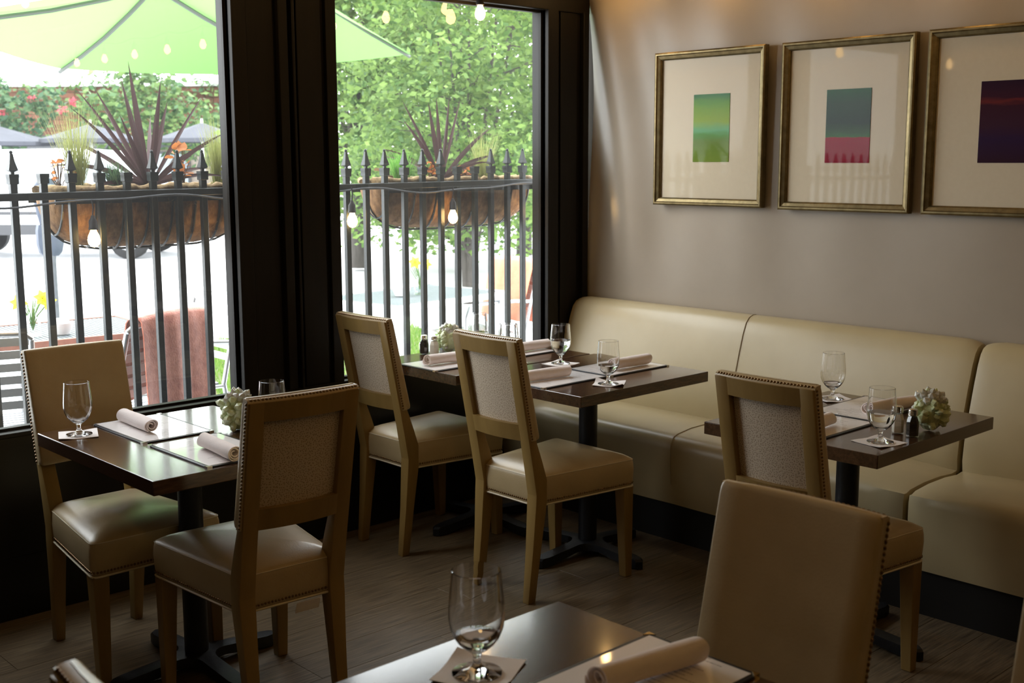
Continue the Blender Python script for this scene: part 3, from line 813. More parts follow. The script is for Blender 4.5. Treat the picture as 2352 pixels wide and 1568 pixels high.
goblet('goblet showing its rim just over the centre chair back', 3.298, 3.535, 0.075)
# nearer of the joined tables
menu('black-edged menu just behind the centre chair back', 3.180, 3.146, 0.0)
roll('rolled white napkin just behind the centre chair back', 3.030, 3.172, 3.250, 3.142, 0)
menu('black-edged menu on the nearer joined table on its banquette side', 3.546, 3.144, 0.0)
roll('loosely rolled white napkin on the banquette side of the nearer joined table', 3.455, 3.102, 3.678, 3.100, 1)
square_napkin('white paper napkin under the goblet between the joined tables', 3.442, 3.372, math.radians(8), seed=5)
goblet('half-full goblet standing where the two tables join', 3.445, 3.375, 0.098)
square_napkin('curled white paper napkin near the front corner of the centre table', 3.258, 2.935, math.radians(35), seed=6, curl=0.012)
goblet('goblet with a little water near the front corner of the centre table', 3.250, 2.933, 0.072)
# table beside the banquette gap
menu('black-edged menu mostly hidden behind the chair at the gap table', 3.192, 2.002, 0.0)
roll('rolled white napkin of which one end shows past the chair at the gap table', 3.015, 1.955, 3.235, 1.968, 2)
menu('black-edged menu on the gap table beneath the half-covered napkin', 3.556, 2.022, 0.0)
roll('rolled white napkin behind the goblet and crystal on the gap table', 3.440, 1.966, 3.660, 1.918, 0)
square_napkin('white paper napkin in front of the shakers on the gap table', 3.150, 1.752, math.radians(-12), seed=7)
goblet('half-full goblet in front of the shakers on the gap table', 3.151, 1.749, 0.090)
square_napkin('white paper napkin at the far edge of the gap table', 3.618, 2.196, math.radians(-28), seed=8)
goblet('nearly empty goblet at the far edge of the gap table', 3.610, 2.196, 0.058)
shaker('salt', 'salt shaker beside the crystal on the gap table', 3.300, 1.775, 0.5)
shaker('pepper', 'pepper shaker beside the crystal on the gap table', 3.292, 1.722, 0.6)
cluster('green and clear crystal cluster beside the shakers on the gap table', 3.405, 1.725, 23)
# closest table
square_napkin('white paper napkin under the largest goblet on the closest table', 1.222, 1.385, math.radians(28), 0.125, seed=9, curl=0.008)
goblet('largest goblet, closest to the camera, with a little water', 1.214, 1.380, 0.062, True, 1.08)
menu('black-edged menu with brass corners on the closest table', 1.366, 1.172, 0.0, mb_me)
roll('large rolled white napkin on the closest table', 1.290, 1.186, 1.508, 1.150, 1)

# ------------------------------------------------------------------ framed prints
def picture(label, y0, y1, z0, z1, mat, pr):
    cy, cz = (y0 + y1) / 2, (z0 + z1) / 2; hy, hz = (y1 - y0) / 2, (z1 - z0) / 2
    t = thing('framed_print', label, 'picture', (XE - 0.012, cy, z0), 0, 'framed abstract prints')
    prof = [(0.0, 0.0), (0.0, -0.026), (0.006, -0.030), (0.012, -0.030), (0.016, -0.024), (0.022, -0.022), (0.028, -0.020), (0.034, -0.014), (0.034, -0.004)]
    f = MB()
    secs = []
    for sy, sz in ((-1, -1), (1, -1), (1, 1), (-1, 1), (-1, -1)):
        secs.append([(dx, sy * (hy - d), hz + sz * (hz - d)) for d, dx in prof])
    f.loft(secs, True, False)
    f.build('frame', goldframe, t, smooth=25)
    MB().box(-0.006, -0.003, -hy + 0.03, hy - 0.03, 0.03, 2 * hz - 0.03).build('mat_board', matboard, t)
    a, b, c, d = pr
    MB().box(-0.0080, -0.0050, a - cy, b - cy, c - z0, d - z0).build('print', mat, t)
    MB().add([(-0.0095, -hy + 0.031, 0.031), (-0.0095, hy - 0.031, 0.031), (-0.0095, hy - 0.031, 2 * hz - 0.031), (-0.0095, -hy + 0.031, 2 * hz - 0.031)], [(0, 1, 2, 3)]).build('glass', picglass, t, norm=False)
    return t
g1 = bands_mat('green_abstract', [(0.0, (0.20, 0.30, 0.03)), (0.30, (0.15, 0.26, 0.03)), (0.40, (0.10, 0.32, 0.05)), (0.47, (0.16, 0.48, 0.20)), (0.60, (0.30, 0.46, 0.04)), (0.78, (0.22, 0.42, 0.04)), (0.88, (0.14, 0.36, 0.05)), (1.0, (0.04, 0.20, 0.06))], 2.0)
g2 = bands_mat('teal_crimson_abstract', [(0.0, (0.32, 0.004, 0.025)), (0.34, (0.38, 0.004, 0.03)), (0.355, (0.05, 0.17, 0.05)), (0.42, (0.05, 0.12, 0.055)), (0.55, (0.035, 0.07, 0.055)), (0.80, (0.04, 0.09, 0.06)), (1.0, (0.03, 0.13, 0.055))], 5.0, 0.07)
g3 = bands_mat('plum_abstract', [(0.0, (0.035, 0.005, 0.02)), (0.3, (0.03, 0.006, 0.05)), (0.45, (0.05, 0.01, 0.03)), (0.7, (0.05, 0.006, 0.02)), (0.76, (0.18, 0.02, 0.02)), (0.80, (0.05, 0.005, 0.02)), (1.0, (0.03, 0.004, 0.025))], 9.0, 0.12)
picture('gilt-framed print of green bands, the one closest to the window', 2.980, 3.585, 1.370, 2.058, g1, (3.172, 3.370, 1.566, 1.864))
picture('gilt-framed print of dark teal over crimson, hanging between two others', 2.296, 2.898, 1.366, 2.056, g2, (2.487, 2.688, 1.562, 1.856))
picture('gilt-framed dark plum print cut by the photo edge', 1.642, 2.246, 1.366, 2.058, g3, (1.840, 2.040, 1.562, 1.858))

# ------------------------------------------------------------------ string lights
bulb_me = MB().lathe([(0.0, -0.0), (0.010, -0.002), (0.013, -0.012), (0.020, -0.026), (0.0235, -0.042), (0.021, -0.056), (0.012, -0.067), (0.0, -0.071)], 14).mesh('bulb', bulb_m, smooth=60)
sock_me = MB().lathe([(0.0, 0.052), (0.006, 0.05), (0.009, 0.040), (0.016, 0.030), (0.0165, 0.006), (0.018, 0.004), (0.018, -0.004), (0.0, -0.004)], 12).mesh('socket', socket_m, smooth=40)
def light_string(label, pts, bulbs, group, drop=0.035):
    t = thing('light_string', label, 'string lights', pts[0], 0, group)
    o = Vector(pts[0])
    MB().tube([Vector(p) - o for p in pts], 0.0045, 6).build('cord', cord_m, t, smooth=60)
    for bx, by, bz in bulbs:
        p = Vector((bx, by, bz)) - o
        s = link('socket', sock_me, t, p)
        link('bulb', bulb_me, s)
        MB().tube([(0, 0, 0.05), (0.004, 0.0, 0.05 + drop * 0.5), (0, 0.0, 0.05 + drop)], 0.003, 5).build('lead', cord_m, s)
    return t
for k, xx in enumerate((4.16, 2.75, 1.45, 0.1)):
    ys = [3.75 - 0.52 * j for j in range(11)]
    pts = []
    for j in range(45):
        yy = 3.95 - 5.4 * j / 44
        pts.append((xx, yy, CEIL - (0.22 if k == 0 else 0.10) - 0.03 * math.sin(PI * ((3.75 - yy) / 0.52 % 1.0))))
    light_string('string of amber filament bulbs under the ceiling, run %s' % ('beside the fabric wall', 'over the joined tables', 'over the window table', 'over the open floor')[k],
                 pts, [(xx, yy, CEIL - (0.31 if k == 0 else 0.20)) for yy in ys], 'ceiling light strings')
hp = [(0.3 + 0.1 * k, 3.985, 2.40 - 0.02 * math.sin(PI * (k % 8) / 8)) for k in range(38)]
light_string('string of amber bulbs along the head of the windows', hp, [(x, 3.985, 2.255) for x in (0.70, 2.10, 3.555)], 'window head light string', 0.05)

# ------------------------------------------------------------------ outside: ground
struct('pavement', MB().box(-9, 11.0, YW + 0.1, 11.2, -0.10, 0.0), pave)
struct('road', MB().box(-30, 60, 11.2, 70, -0.16, -0.09).box(11.0, 60, -20, 11.2, -0.16, -0.04), street_m)
struct('kerb', MB().box(-9, 11.0, 11.05, 11.25, -0.12, 0.012), pave, bevel=(0.01, 2))

# ------------------------------------------------------------------ iron fence outside the windows
FY = 4.40
def fz(x): return 0.018 * (x - 1.6) / 2.7
fence = thing('iron_fence', 'black iron fence with spear finials standing just outside the windows', 'fence', (2.9, FY, 0))
fo = Vector((2.9, FY, 0))
bar_me = MB().box(-0.0125, 0.0125, -0.0125, 0.0125, 0.03, 1.50).mesh('bar', fence_m, bevel=(0.002, 1))
cap_me = MB().loft([[(sx * w, sy * w, z) for sx, sy in ((-1, -1), (1, -1), (1, 1), (-1, 1))] for w, z in ((0.0145, 1.496), (0.0165, 1.498), (0.0165, 1.503), (0.0165, 1.518), (0.0175, 1.521), (0.0175, 1.532))]).mesh('cap', fence_m, smooth=20)
fin_me = MB().loft([[(w * math.cos(PI / 4 + PI / 2 * k) * 1.41, w * math.sin(PI / 4 + PI / 2 * k) * 1.41, z) for k in range(4)] for w, z in ((0.006, 1.531), (0.006, 1.540), (0.0165, 1.546), (0.0150, 1.552), (0.0100, 1.572), (0.0070, 1.590), (0.0052, 1.606))]).ball((0, 0, 1.611), 0.0068, 8, 6).mesh('finial', fence_m, smooth=30)
bx = [1.637 - 0.109 * k for k in range(14, 0, -1)] + [1.637, 1.748, 1.853, 1.965, 2.074, 2.183, 2.291, 2.401, 2.511, 2.62, 2.73, 2.84, 2.95, 3.03,
      3.113, 3.221, 3.327, 3.442, 3.551, 3.664, 3.768, 3.881, 3.989, 4.101, 4.208, 4.324, 4.435, 4.545, 4.655]
bare = (1.748, 2.074, 3.768, 3.881)
for x in bx:
    b = link('bar', bar_me, fence, (x - 2.9, 0, fz(x)))
    link('cap', cap_me, b)
    if x not in bare: link('finial', fin_me, b)
def rail(z, h=0.014, w=0.017):
    m = MB(); xa, xb = 0.0, 4.8
    m.hexa([(xa - 2.9, -w, z - h + fz(xa)), (xb - 2.9, -w, z - h + fz(xb)), (xb - 2.9, w, z - h + fz(xb)), (xa - 2.9, w, z - h + fz(xa))],
           [(xa - 2.9, -w, z + h + fz(xa)), (xb - 2.9, -w, z + h + fz(xb)), (xb - 2.9, w, z + h + fz(xb)), (xa - 2.9, w, z + h + fz(xa))])
    m.build('rail', fence_m, fence, bevel=(0.002, 1))
rail(1.449); rail(0.16)
# string lights tied along the top rail
cp_ = []
for k in range(90):
    x = 0.4 + 4.25 * k / 89
    cp_.append((x, FY - 0.032, 1.428 + fz(x) - 0.012 * math.sin((x - 0.4) * 6.3) - 0.006 * math.sin(x * 13)))
light_string('black light string tied to the fence rail with amber bulbs', cp_, [(1.91, FY - 0.045, 1.325), (2.515, FY - 0.045, 1.318), (3.108, FY - 0.045, 1.350), (3.70, FY - 0.045, 1.345), (4.31, FY - 0.045, 1.345)], 'fence light string', 0.06)

# ------------------------------------------------------------------ coco-lined trough planters hung on the fence
def planter(label, x0, x1, zt, dep=0.225):
    yc = FY + 0.16; cx = (x0 + x1) / 2; hl = (x1 - x0) / 2
    t = thing('trough_planter', label, 'planter', (cx, yc, zt - dep), 0, 'coco-lined fence planters')
    def sec(u, grow=1.0, top=0.0):
        k = (1 - abs(u) ** 4.5) ** (1 / 2.6) if abs(u) < 1 else 0.0
        d = dep * (0.12 + 0.88 * k) * grow; w = 0.125 * (0.35 + 0.65 * k) * grow
        return [(u * hl, w * math.cos(a), dep - d * math.sin(a) + top) for a in [PI * j / 14 for j in range(15)]]
    us = [-1, -0.985, -0.955, -0.9, -0.82, -0.7, -0.5, -0.25, 0, 0.25, 0.5, 0.7, 0.82, 0.9, 0.955, 0.985, 1]
    MB().loft([sec(u) for u in us], False, False).build('coco_liner', coco, t, smooth=70)
    rnd = random.Random(int(x0 * 100))
    rim = MB()
    for s in (-1, 1):
        rim.tube([(u * hl, s * 0.122 * (0.35 + 0.65 * ((1 - abs(u) ** 4.5) ** (1 / 2.6) if abs(u) < 1 else 0)), dep + 0.008 + rnd.uniform(-0.004, 0.006)) for u in [-1 + 0.05 * k for k in range(41)]], [0.016 + rnd.uniform(-0.003, 0.004) for _ in range(41)], 7)
    rim.build('liner_rim', coco_rim, t, smooth=70)
    s2 = [(u * hl * 0.985, v * 0.11 * (0.35 + 0.65 * ((1 - abs(u) ** 4.5) ** (1 / 2.6) if abs(u) < 1 else 0)), dep - 0.012) for u in [-1 + 0.1 * k for k in range(21)] for v in (-1, 1)]
    MB().add(s2, [(2 * k, 2 * k + 2, 2 * k + 3, 2 * k + 1) for k in range(20)]).build('soil', soil_m, t, norm=False)
    for u in (-0.9, -0.62, -0.36, -0.12, 0.12, 0.36, 0.62, 0.9):
        MB().tube([Vector(p) for p in sec(u, 1.03)], 0.0045, 5).build('wire_rib', fence_m, t)
    for s in (-1, 1):
        yy = s * 0.130
        MB().box(-hl, hl, yy - 0.003, yy + 0.003, dep - 0.045, dep - 0.008).build('rim_band', fence_m, t)
    MB().tube([Vector(sec(u, 1.03)[7]) for u in us], 0.0045, 5).build('wire_keel', fence_m, t)
    fr = MB()
    for k in range(170):
        u = rnd.uniform(-0.98, 0.98); p = Vector(rnd.choice(sec(u, 1.0)[1:14])); c = Vector((0, 0, dep))
        d = Vector((rnd.uniform(-1, 1), (1 if p.y > 0 else -1) * rnd.uniform(0.2, 1), rnd.uniform(-1, 0.5))).normalized() * rnd.uniform(0.012, 0.04)
        e = Vector((rnd.uniform(-1, 1), rnd.uniform(-0.3, 0.3), rnd.uniform(-1, 1))) * 0.018
        fr.tube([p, p + d * 0.6, p + d + e], 0.0006, 3, False)
    tag(fr.build('loose_fibres', coco_rim, t), kind='stuff')
    return t
planter('coco-lined trough planter on the fence in the first window', 1.80, 2.66, 1.462)
planter('coco-lined trough planter on the fence in the second window', 3.345, 4.36, 1.472)

def blade(m, base, d, L, w, droop, n=7, fold_=0.25, twist=0.0, face=None):
    """one strap leaf: tapered folded strip bending down under its weight"""
    d = Vector(d).normalized(); p = Vector(base); side = d.cross(Vector(face) if face else Vector((0, 0, 1)))
    if side.length < 0.05: side = Vector((1, 0, 0))
    side.normalize()
    if twist: side = (Matrix.Rotation(twist, 3, d) @ side)
    secs = []
    for k in range(n + 1):
        u = k / n
        ww = w * (0.55 + 1.3 * u) if u < 0.35 else w * (1.0 - ((u - 0.35) / 0.65) ** 1.7)
        ww = max(ww, 0.0004)
        nrm = side.cross(d).normalized()
        secs.append([p - side * ww * 0.5 + nrm * ww * fold_, p.copy(), p + side * ww * 0.5 + nrm * ww * fold_])
        p = p + d * (L / n); d = (d + Vector((0, 0, -1)) * droop * (0.35 + u) / n).normalized()
    return m.loft(secs, False, False)

def cordyline(label, x, y, z, leaves):
    t = thing('cordyline', label, 'plant', (x, y, z), 0, 'spiky cordylines in the planters')
    MB().tube([(0, 0, -0.02), (0, 0, 0.07)], [0.014, 0.010], 8).build('stem', bronze_leaf, t)
    for dx, dy, dz, L, w, dr in leaves:
        m = MB(); blade(m, (dx * 0.012, dy * 0.012, 0.02), (dx, dy, dz), L, w * 0.95, dr, 9, 0.15, 0.0, (random.uniform(-1.0, 0.2), -1.0, random.uniform(-0.2, 0.4)))
        m.build('leaf', cordy_m, t, smooth=30, norm=False)
    return t
rnd = random.Random(4)
LV1 = [(-0.10, 0.05, 1, 0.50, 0.030, 0.02), (-0.22, 0.0, 1, 0.44, 0.028, 0.03), (0.14, -0.05, 1, 0.43, 0.030, 0.02), (0.30, 0.05, 1, 0.36, 0.028, 0.04), (-0.62, 0.1, 1, 0.46, 0.022, 0.25),
       (-0.85, -0.05, 1, 0.44, 0.020, 0.45), (0.62, -0.05, 1, 0.44, 0.020, 0.15), (0.95, 0.0, 0.75, 0.42, 0.022, 0.5), (-0.95, 0.1, 0.45, 0.40, 0.022, 0.9), (-0.45, -0.2, 1, 0.32, 0.026, 0.2),
       (0.85, 0.2, 0.35, 0.34, 0.022, 0.7), (-0.7, 0.5, 0.7, 0.40, 0.02, 0.7), (0.35, 0.6, 0.9, 0.40, 0.024, 0.5), (-0.2, 0.6, 1, 0.40, 0.024, 0.4), (0.5, -0.5, 0.7, 0.30, 0.02, 0.9),
       (-1.0, -0.2, 0.2, 0.34, 0.018, 1.1), (1.0, -0.1, 0.3, 0.38, 0.018, 0.9), (-0.35, 0.3, 1, 0.46, 0.018, 0.25)]
LV2 = [(-0.02, 0.05, 1, 0.40, 0.026, 0.02), (0.14, 0.0, 1, 0.41, 0.026, 0.02), (-0.20, 0.0, 1, 0.38, 0.028, 0.02), (0.36, 0.05, 1, 0.42, 0.018, 0.05), (-0.55, 0.05, 1, 0.44, 0.022, 0.15),
       (-0.75, -0.1, 1, 0.38, 0.022, 0.5), (0.85, 0.0, 0.8, 0.42, 0.026, 0.45), (0.95, -0.1, 0.5, 0.36, 0.024, 0.6), (1.0, 0.1, 0.35, 0.36, 0.022, 0.4), (-0.9, 0.1, 0.6, 0.36, 0.018, 0.7),
       (1.0, 0.0, 0.15, 0.38, 0.020, 0.8), (-0.6, 0.5, 0.5, 0.32, 0.02, 0.9), (0.4, -0.5, 0.4, 0.28, 0.02, 1.1), (-0.3, 0.5, 1, 0.36, 0.022, 0.4)]
LY = FY + 0.16
cordyline('tall purple-brown cordyline with spiky leaves in the first window planter', 2.245, LY, 1.458, LV1)
cordyline('shorter purple-brown cordyline with spiky leaves in the second window planter', 3.80, LY, 1.468, LV2)

def tuft(name, label, cat, x, y, z, n, L, spread, w, mat, droop, seed, group=None):
    r = random.Random(seed); m = MB()
    for k in range(n):
        a = r.random() * 2 * PI; s = spread * r.random() ** 0.7
        blade(m, (r.uniform(-0.025, 0.025), r.uniform(-0.02, 0.02), 0), (math.cos(a) * s, math.sin(a) * s * 0.7, 1), L * r.uniform(0.5, 1.1), w * r.uniform(0.6, 1.2), droop * r.uniform(0.2, 1.4), 6, 0.2)
    o = m.build(name, mat, None, norm=False); o.location = (x, y, z)
    return tag(o, label, cat, group)
tuft('feather_grass', 'wispy yellow-green feather grass at the open end of the first planter', 'plant', 1.945, LY, 1.455, 260, 0.34, 0.42, 0.0026, grassy_m, 0.5, 1, 'feather grasses')
tuft('feather_grass', 'wispy yellow-green feather grass beside the mullion in the first planter', 'plant', 2.56, LY, 1.455, 230, 0.30, 0.38, 0.0026, grassy_m, 0.4, 2, 'feather grasses')
tuft('feather_grass', 'wispy pale feather grass at the far end of the second planter', 'plant', 4.08, LY, 1.465, 190, 0.27, 0.5, 0.0026, grassy_m, 0.4, 3, 'feather grasses')
tuft('asparagus_fern', 'bright feathery green fern in the second planter', 'plant', 3.55, LY, 1.465, 460, 0.16, 0.75, 0.0030, feather_m, 0.35, 4)
tuft('rosemary', 'dark bushy herb beside the cordyline in the first planter', 'plant', 2.10, LY, 1.455, 300, 0.13, 0.9, 0.0035, shrub_leaf, 0.2, 5)
def leafy(name, label, x, y, z, n, H, seed, mat, size, group=None):
    r = random.Random(seed)
    t = thing(name, label, 'plant', (x, y, z), 0, group); st = MB()
    for k in range(n):
        a = r.random() * 6.28; h = H * r.uniform(0.25, 1.0); rr = r.uniform(0.0, 0.05)
        p = Vector((math.cos(a) * rr, math.sin(a) * rr, h))
        st.tube([(0, 0, -0.01), (p.x * 0.4, p.y * 0.4, h * 0.55), p], 0.0018, 4, False)
        s = size * r.uniform(0.7, 1.3); m = MB(); q = Matrix.Rotation(r.random() * 6.28, 3, 'Z') @ Matrix.Rotation(r.uniform(-0.9, 0.9), 3, 'X')
        pts = [(0, 0, 0)] + [(s * (0.5 - 0.5 * math.cos(th)) * 1.25, s * 0.62 * math.sin(th) * (1 + 0.15 * math.sin(4 * th)), 0.15 * s * abs(math.sin(th))) for th in [2 * PI * j / 10 for j in range(1, 10)]]
        m.add([q @ Vector(v) + p for v in pts], [(0, j, j + 1) for j in range(1, 9)]); m.build('leaf', mat, t, norm=False)
    st.build('stems', bronze_leaf, t)
    return t
leafy('coral_bells', 'rust-red coral bells beside the cordyline in the first planter', 2.385, LY - 0.02, 1.455, 20, 0.19, 3, heuch_m, 0.030, 'coral bells in the planters')
leafy('coral_bells', 'small reddish coral bells at the open end of the first planter', 1.865, LY - 0.02, 1.455, 12, 0.13, 5, heuch_m, 0.020, 'coral bells in the planters')
leafy('coral_bells', 'rust-brown coral bells in front of the second cordyline', 3.715, LY - 0.03, 1.465, 18, 0.10, 7, heuch_m, 0.026, 'coral bells in the planters')
leafy('coral_bells', 'small brown coral bells beside the feathery fern', 3.445, LY - 0.02, 1.465, 12, 0.07, 9, bronze_leaf, 0.026, 'coral bells in the planters')
leafy('coral_bells', 'orange-leaved coral bells between cordyline and pale grass', 3.93, LY - 0.03, 1.465, 14, 0.09, 12, heuch_m, 0.026, 'coral bells in the planters')

# ------------------------------------------------------------------ patio parasols
def parasol(label, corners, apex, pole_xy, mast=None, ribs=True, sag=0.06):
    """canopy stretched over corner ribs; corners run round the hem"""
    ax = Vector(apex)
    t = thing('patio_parasol', label, 'parasol', (pole_xy[0], pole_xy[1], 0), 0, 'lime parasols on the patio')
    o = Vector((pole_xy[0], pole_xy[1], 0)); n = len(corners); NU, NV = 10, 8
    for i in range(n):
        a, b = Vector(corners[i]), Vector(corners[(i + 1) % n]); vs = []; fs = []
        for j in range(NV + 1):
            v = j / NV
            for k in range(NU + 1):
                u = k / NU
                h = a.lerp(b, u); p = ax.lerp(h, v)
                p.z -= sag * 4 * u * (1 - u) * v * 0.5 + 0.10 * math.sin(PI * v) * 0.4
                vs.append(p - o)
        for j in range(NV):
            for k in range(NU):
                c = j * (NU + 1) + k; fs.append((c, c + 1, c + NU + 2, c + NU + 1))
        MB().add(vs, fs).build('canopy_panel', limecanvas, t, smooth=60, norm=False)
        if ribs:
            MB().tube([ax.lerp(a, q) - o + Vector((0, 0, -0.03 - 0.10 * math.sin(PI * q) * 0.4)) for q in (0, 0.25, 0.5, 0.75, 0.995)], 0.016, 6).build('rib', P('parasol_rib', (0.10, 0.11, 0.10), 0.5), t)
    rm = P('parasol_rib', (0.10, 0.11, 0.10), 0.5)
    if mast:
        q = Vector((mast[0], mast[1], 0)) - o
        MB().tube([q, q + Vector((0, 0, 3.3))], 0.035, 12).build('mast', rm, t, smooth=50)
        MB().tube([q + Vector((0, 0, 3.2)), Vector((0, 0, 3.2)), Vector((0, 0, ax.z))], 0.028, 10).build('arm', rm, t, smooth=50)
    else:
        MB().tube([(0, 0, 0), (0, 0, ax.z + 0.08)], 0.024, 12).build('pole', rm, t, smooth=50)
        q = Vector((0, 0, 0))
    MB().lathe([(0.0, 0.0), (0.26, 0.0), (0.27, 0.03), (0.22, 0.06), (0.05, 0.075), (0.05, 0.25), (0, 0.25)], 24, q).build('base', cartrim, t, smooth=40)
    return t
parasol('lime green parasol filling the top of the first window', [(2.28, 7.33, 2.38), (3.90, 9.36, 2.30), (5.70, 8.40, 2.30), (4.08, 6.37, 2.86)], (3.99, 7.87, 2.80), (3.99, 7.87), (5.9, 9.45))
parasol('tilted lime green parasol whose tip shows in the second window', [(6.75, 8.50, 2.516), (6.30, 10.85, 2.516), (3.95, 10.40, 3.27), (4.40, 8.04, 3.27)], (5.62, 9.40, 3.45), (5.62, 9.40))

# ------------------------------------------------------------------ patio furniture
def patio_table(label, cx, cy, hx, hy, rz, top=0.74, red=False):
    t = thing('patio_table', label, 'table', (cx, cy, 0), rz, 'aluminium patio tables')
    m = MB(); e = 0.03
    m.box(-hx, hx, -hy, -hy + e, top - 0.035, top).box(-hx, hx, hy - e, hy, top - 0.035, top).box(-hx, -hx + e, -hy + e, hy - e, top - 0.035, top).box(hx - e, hx, -hy + e, hy - e, top - 0.035, top)
    m.build('rim', patiowood if red else alu, t)
    g = MB(); k = -hx + e
    while k < hx - e:
        g.box(k, k + 0.016, -hy + e, hy - e, top - 0.012, top - 0.004); k += 0.024
    tag(g.build('slat_mesh', meshtop, t), kind='stuff')
    for sx in (-1, 1):
        for sy in (-1, 1):
            MB().box(sx * (hx - 0.05) - 0.025, sx * (hx - 0.05) + 0.025, sy * (hy - 0.05) - 0.025, sy * (hy - 0.05) + 0.025, 0, top - 0.035).build('leg', patiowood if red else alu, t)
    return t
patio_table('aluminium patio table with a slatted top beyond the second window', 4.62, 5.82, 0.52, 0.36, math.radians(8))
patio_table('patio table with a reddish rim beyond the first window', 2.25, 5.86, 0.55, 0.36, math.radians(-4), red=True)

def patio_chair(label, x, y, rz, group='aluminium patio chairs'):
    """tube-framed armchair with slatted seat and back, facing local +x"""
    t = thing('patio_chair', label, 'chair', (x, y, 0), rz, group)
    R = 0.013
    for s in (-1, 1):
        yy = 0.25 * s
        MB().tube([(-0.10, yy, 0.0), (-0.06, yy, 0.25), (-0.03, yy, 0.44), (-0.07, yy, 0.62), (-0.14, yy, 0.86)], R, 8).build('back_leg', alu, t, smooth=60)
        MB().tube([(0.46, yy, 0.0), (0.44, yy, 0.3), (0.43, yy, 0.58), (0.40, yy, 0.645), (0.33, yy, 0.665), (0.05, yy, 0.665), (-0.07, yy, 0.655)], R, 8).build('arm', alu, t, smooth=60)
        MB().tube([(-0.03, yy, 0.43), (0.44, yy, 0.44)], R * 0.8, 8).build('seat_rail', alu, t, smooth=60)
    MB().tube([(-0.14, -0.25, 0.86), (-0.152, -0.22, 0.885), (-0.16, 0, 0.895), (-0.152, 0.22, 0.885), (-0.14, 0.25, 0.86)], R, 8).build('top_rail', alu, t, smooth=60)
    for k in range(9): MB().box(0.0 + 0.05 * k, 0.032 + 0.05 * k, -0.25, 0.25, 0.441, 0.451).build('seat_slat', alu, t)
    for k in range(6):
        z = 0.56 + 0.055 * k; xx = lerp([(0.44, -0.03), (0.62, -0.07), (0.86, -0.14)], z)
        MB().box(xx - 0.006, xx + 0.004, -0.25, 0.25, z, z + 0.034).build('back_slat', alu, t)
    return t
def throw(label, x, y, rz, mat, w=0.23, front=0.34, back=0.40, seed=0, cat='blanket'):
    """a blanket hung over the chair back, same local frame as the chair"""
    r = random.Random(seed); ph = [r.random() * 6 for _ in range(4)]; prof = []
    for k in range(9): prof.append((-0.03 - 0.10 * k / 8 + 0.028, 0.905 - front + (front) * k / 8))
    prof += [(-0.118, 0.922), (-0.142, 0.934), (-0.17, 0.932), (-0.188, 0.915)]
    for k in range(1, 11): prof.append((-0.195 - 0.010 * k / 10, 0.905 - back * k / 10))
    NJ = 16
    def pt(j, i, off):
        v = -1 + 2 * j / NJ; px, pz = prof[i]; u = i / (len(prof) - 1)
        wav = 0.012 * math.sin(7 * v + ph[0]) * abs(u - 0.45) * 2 + 0.006 * math.sin(13 * v + ph[1] + 3 * u)
        ww = w * (1 + 0.06 * math.sin(4 * u + ph[2])) * (1 - 0.05 * abs(u - 0.45))
        sgn = 1 if i < 10 else -1
        return (px + sgn * (wav * 0.5 + off), ww * v, pz - 0.012 * v * v + (0 if i not in (0, len(prof) - 1) else 0.01 * math.sin(5 * v + ph[3])))
    secs = []
    for i in range(len(prof)):
        secs.append([pt(j, i, 0.004) for j in range(NJ + 1)] + [pt(j, i, -0.002) for j in range(NJ, -1, -1)])
    o = MB().loft(secs).build('throw_blanket', mat, None, smooth=60)
    o.location = (x, y, 0); o.rotation_euler = (0, 0, rz)
    return tag(o, label, cat, 'blankets over the patio chairs')
# rust throw close behind the fence in the first window, its chair facing away from the glass
a1 = math.radians(112)
patio_chair('patio chair under the rust blanket just outside the first window', 2.36, 4.92, a1)
throw('rust velvet blanket draped over a patio chair in the first window', 2.36, 4.92, a1, throw_rust, 0.215, 0.36, 0.46, 1)
a2 = math.radians(172)
patio_chair('patio chair under the coral blanket in the second window', 5.33, 5.80, a2)
throw('coral blanket hung over a patio chair in the second window', 5.33, 5.80, a2, throw_coral, 0.235, 0.36, 0.42, 2)
patio_chair('bare aluminium patio chair at the open end of the first window', 1.62, 5.02, math.radians(75))
patio_chair('far aluminium patio chair behind the rust blanket', 2.98, 5.62, math.radians(178))

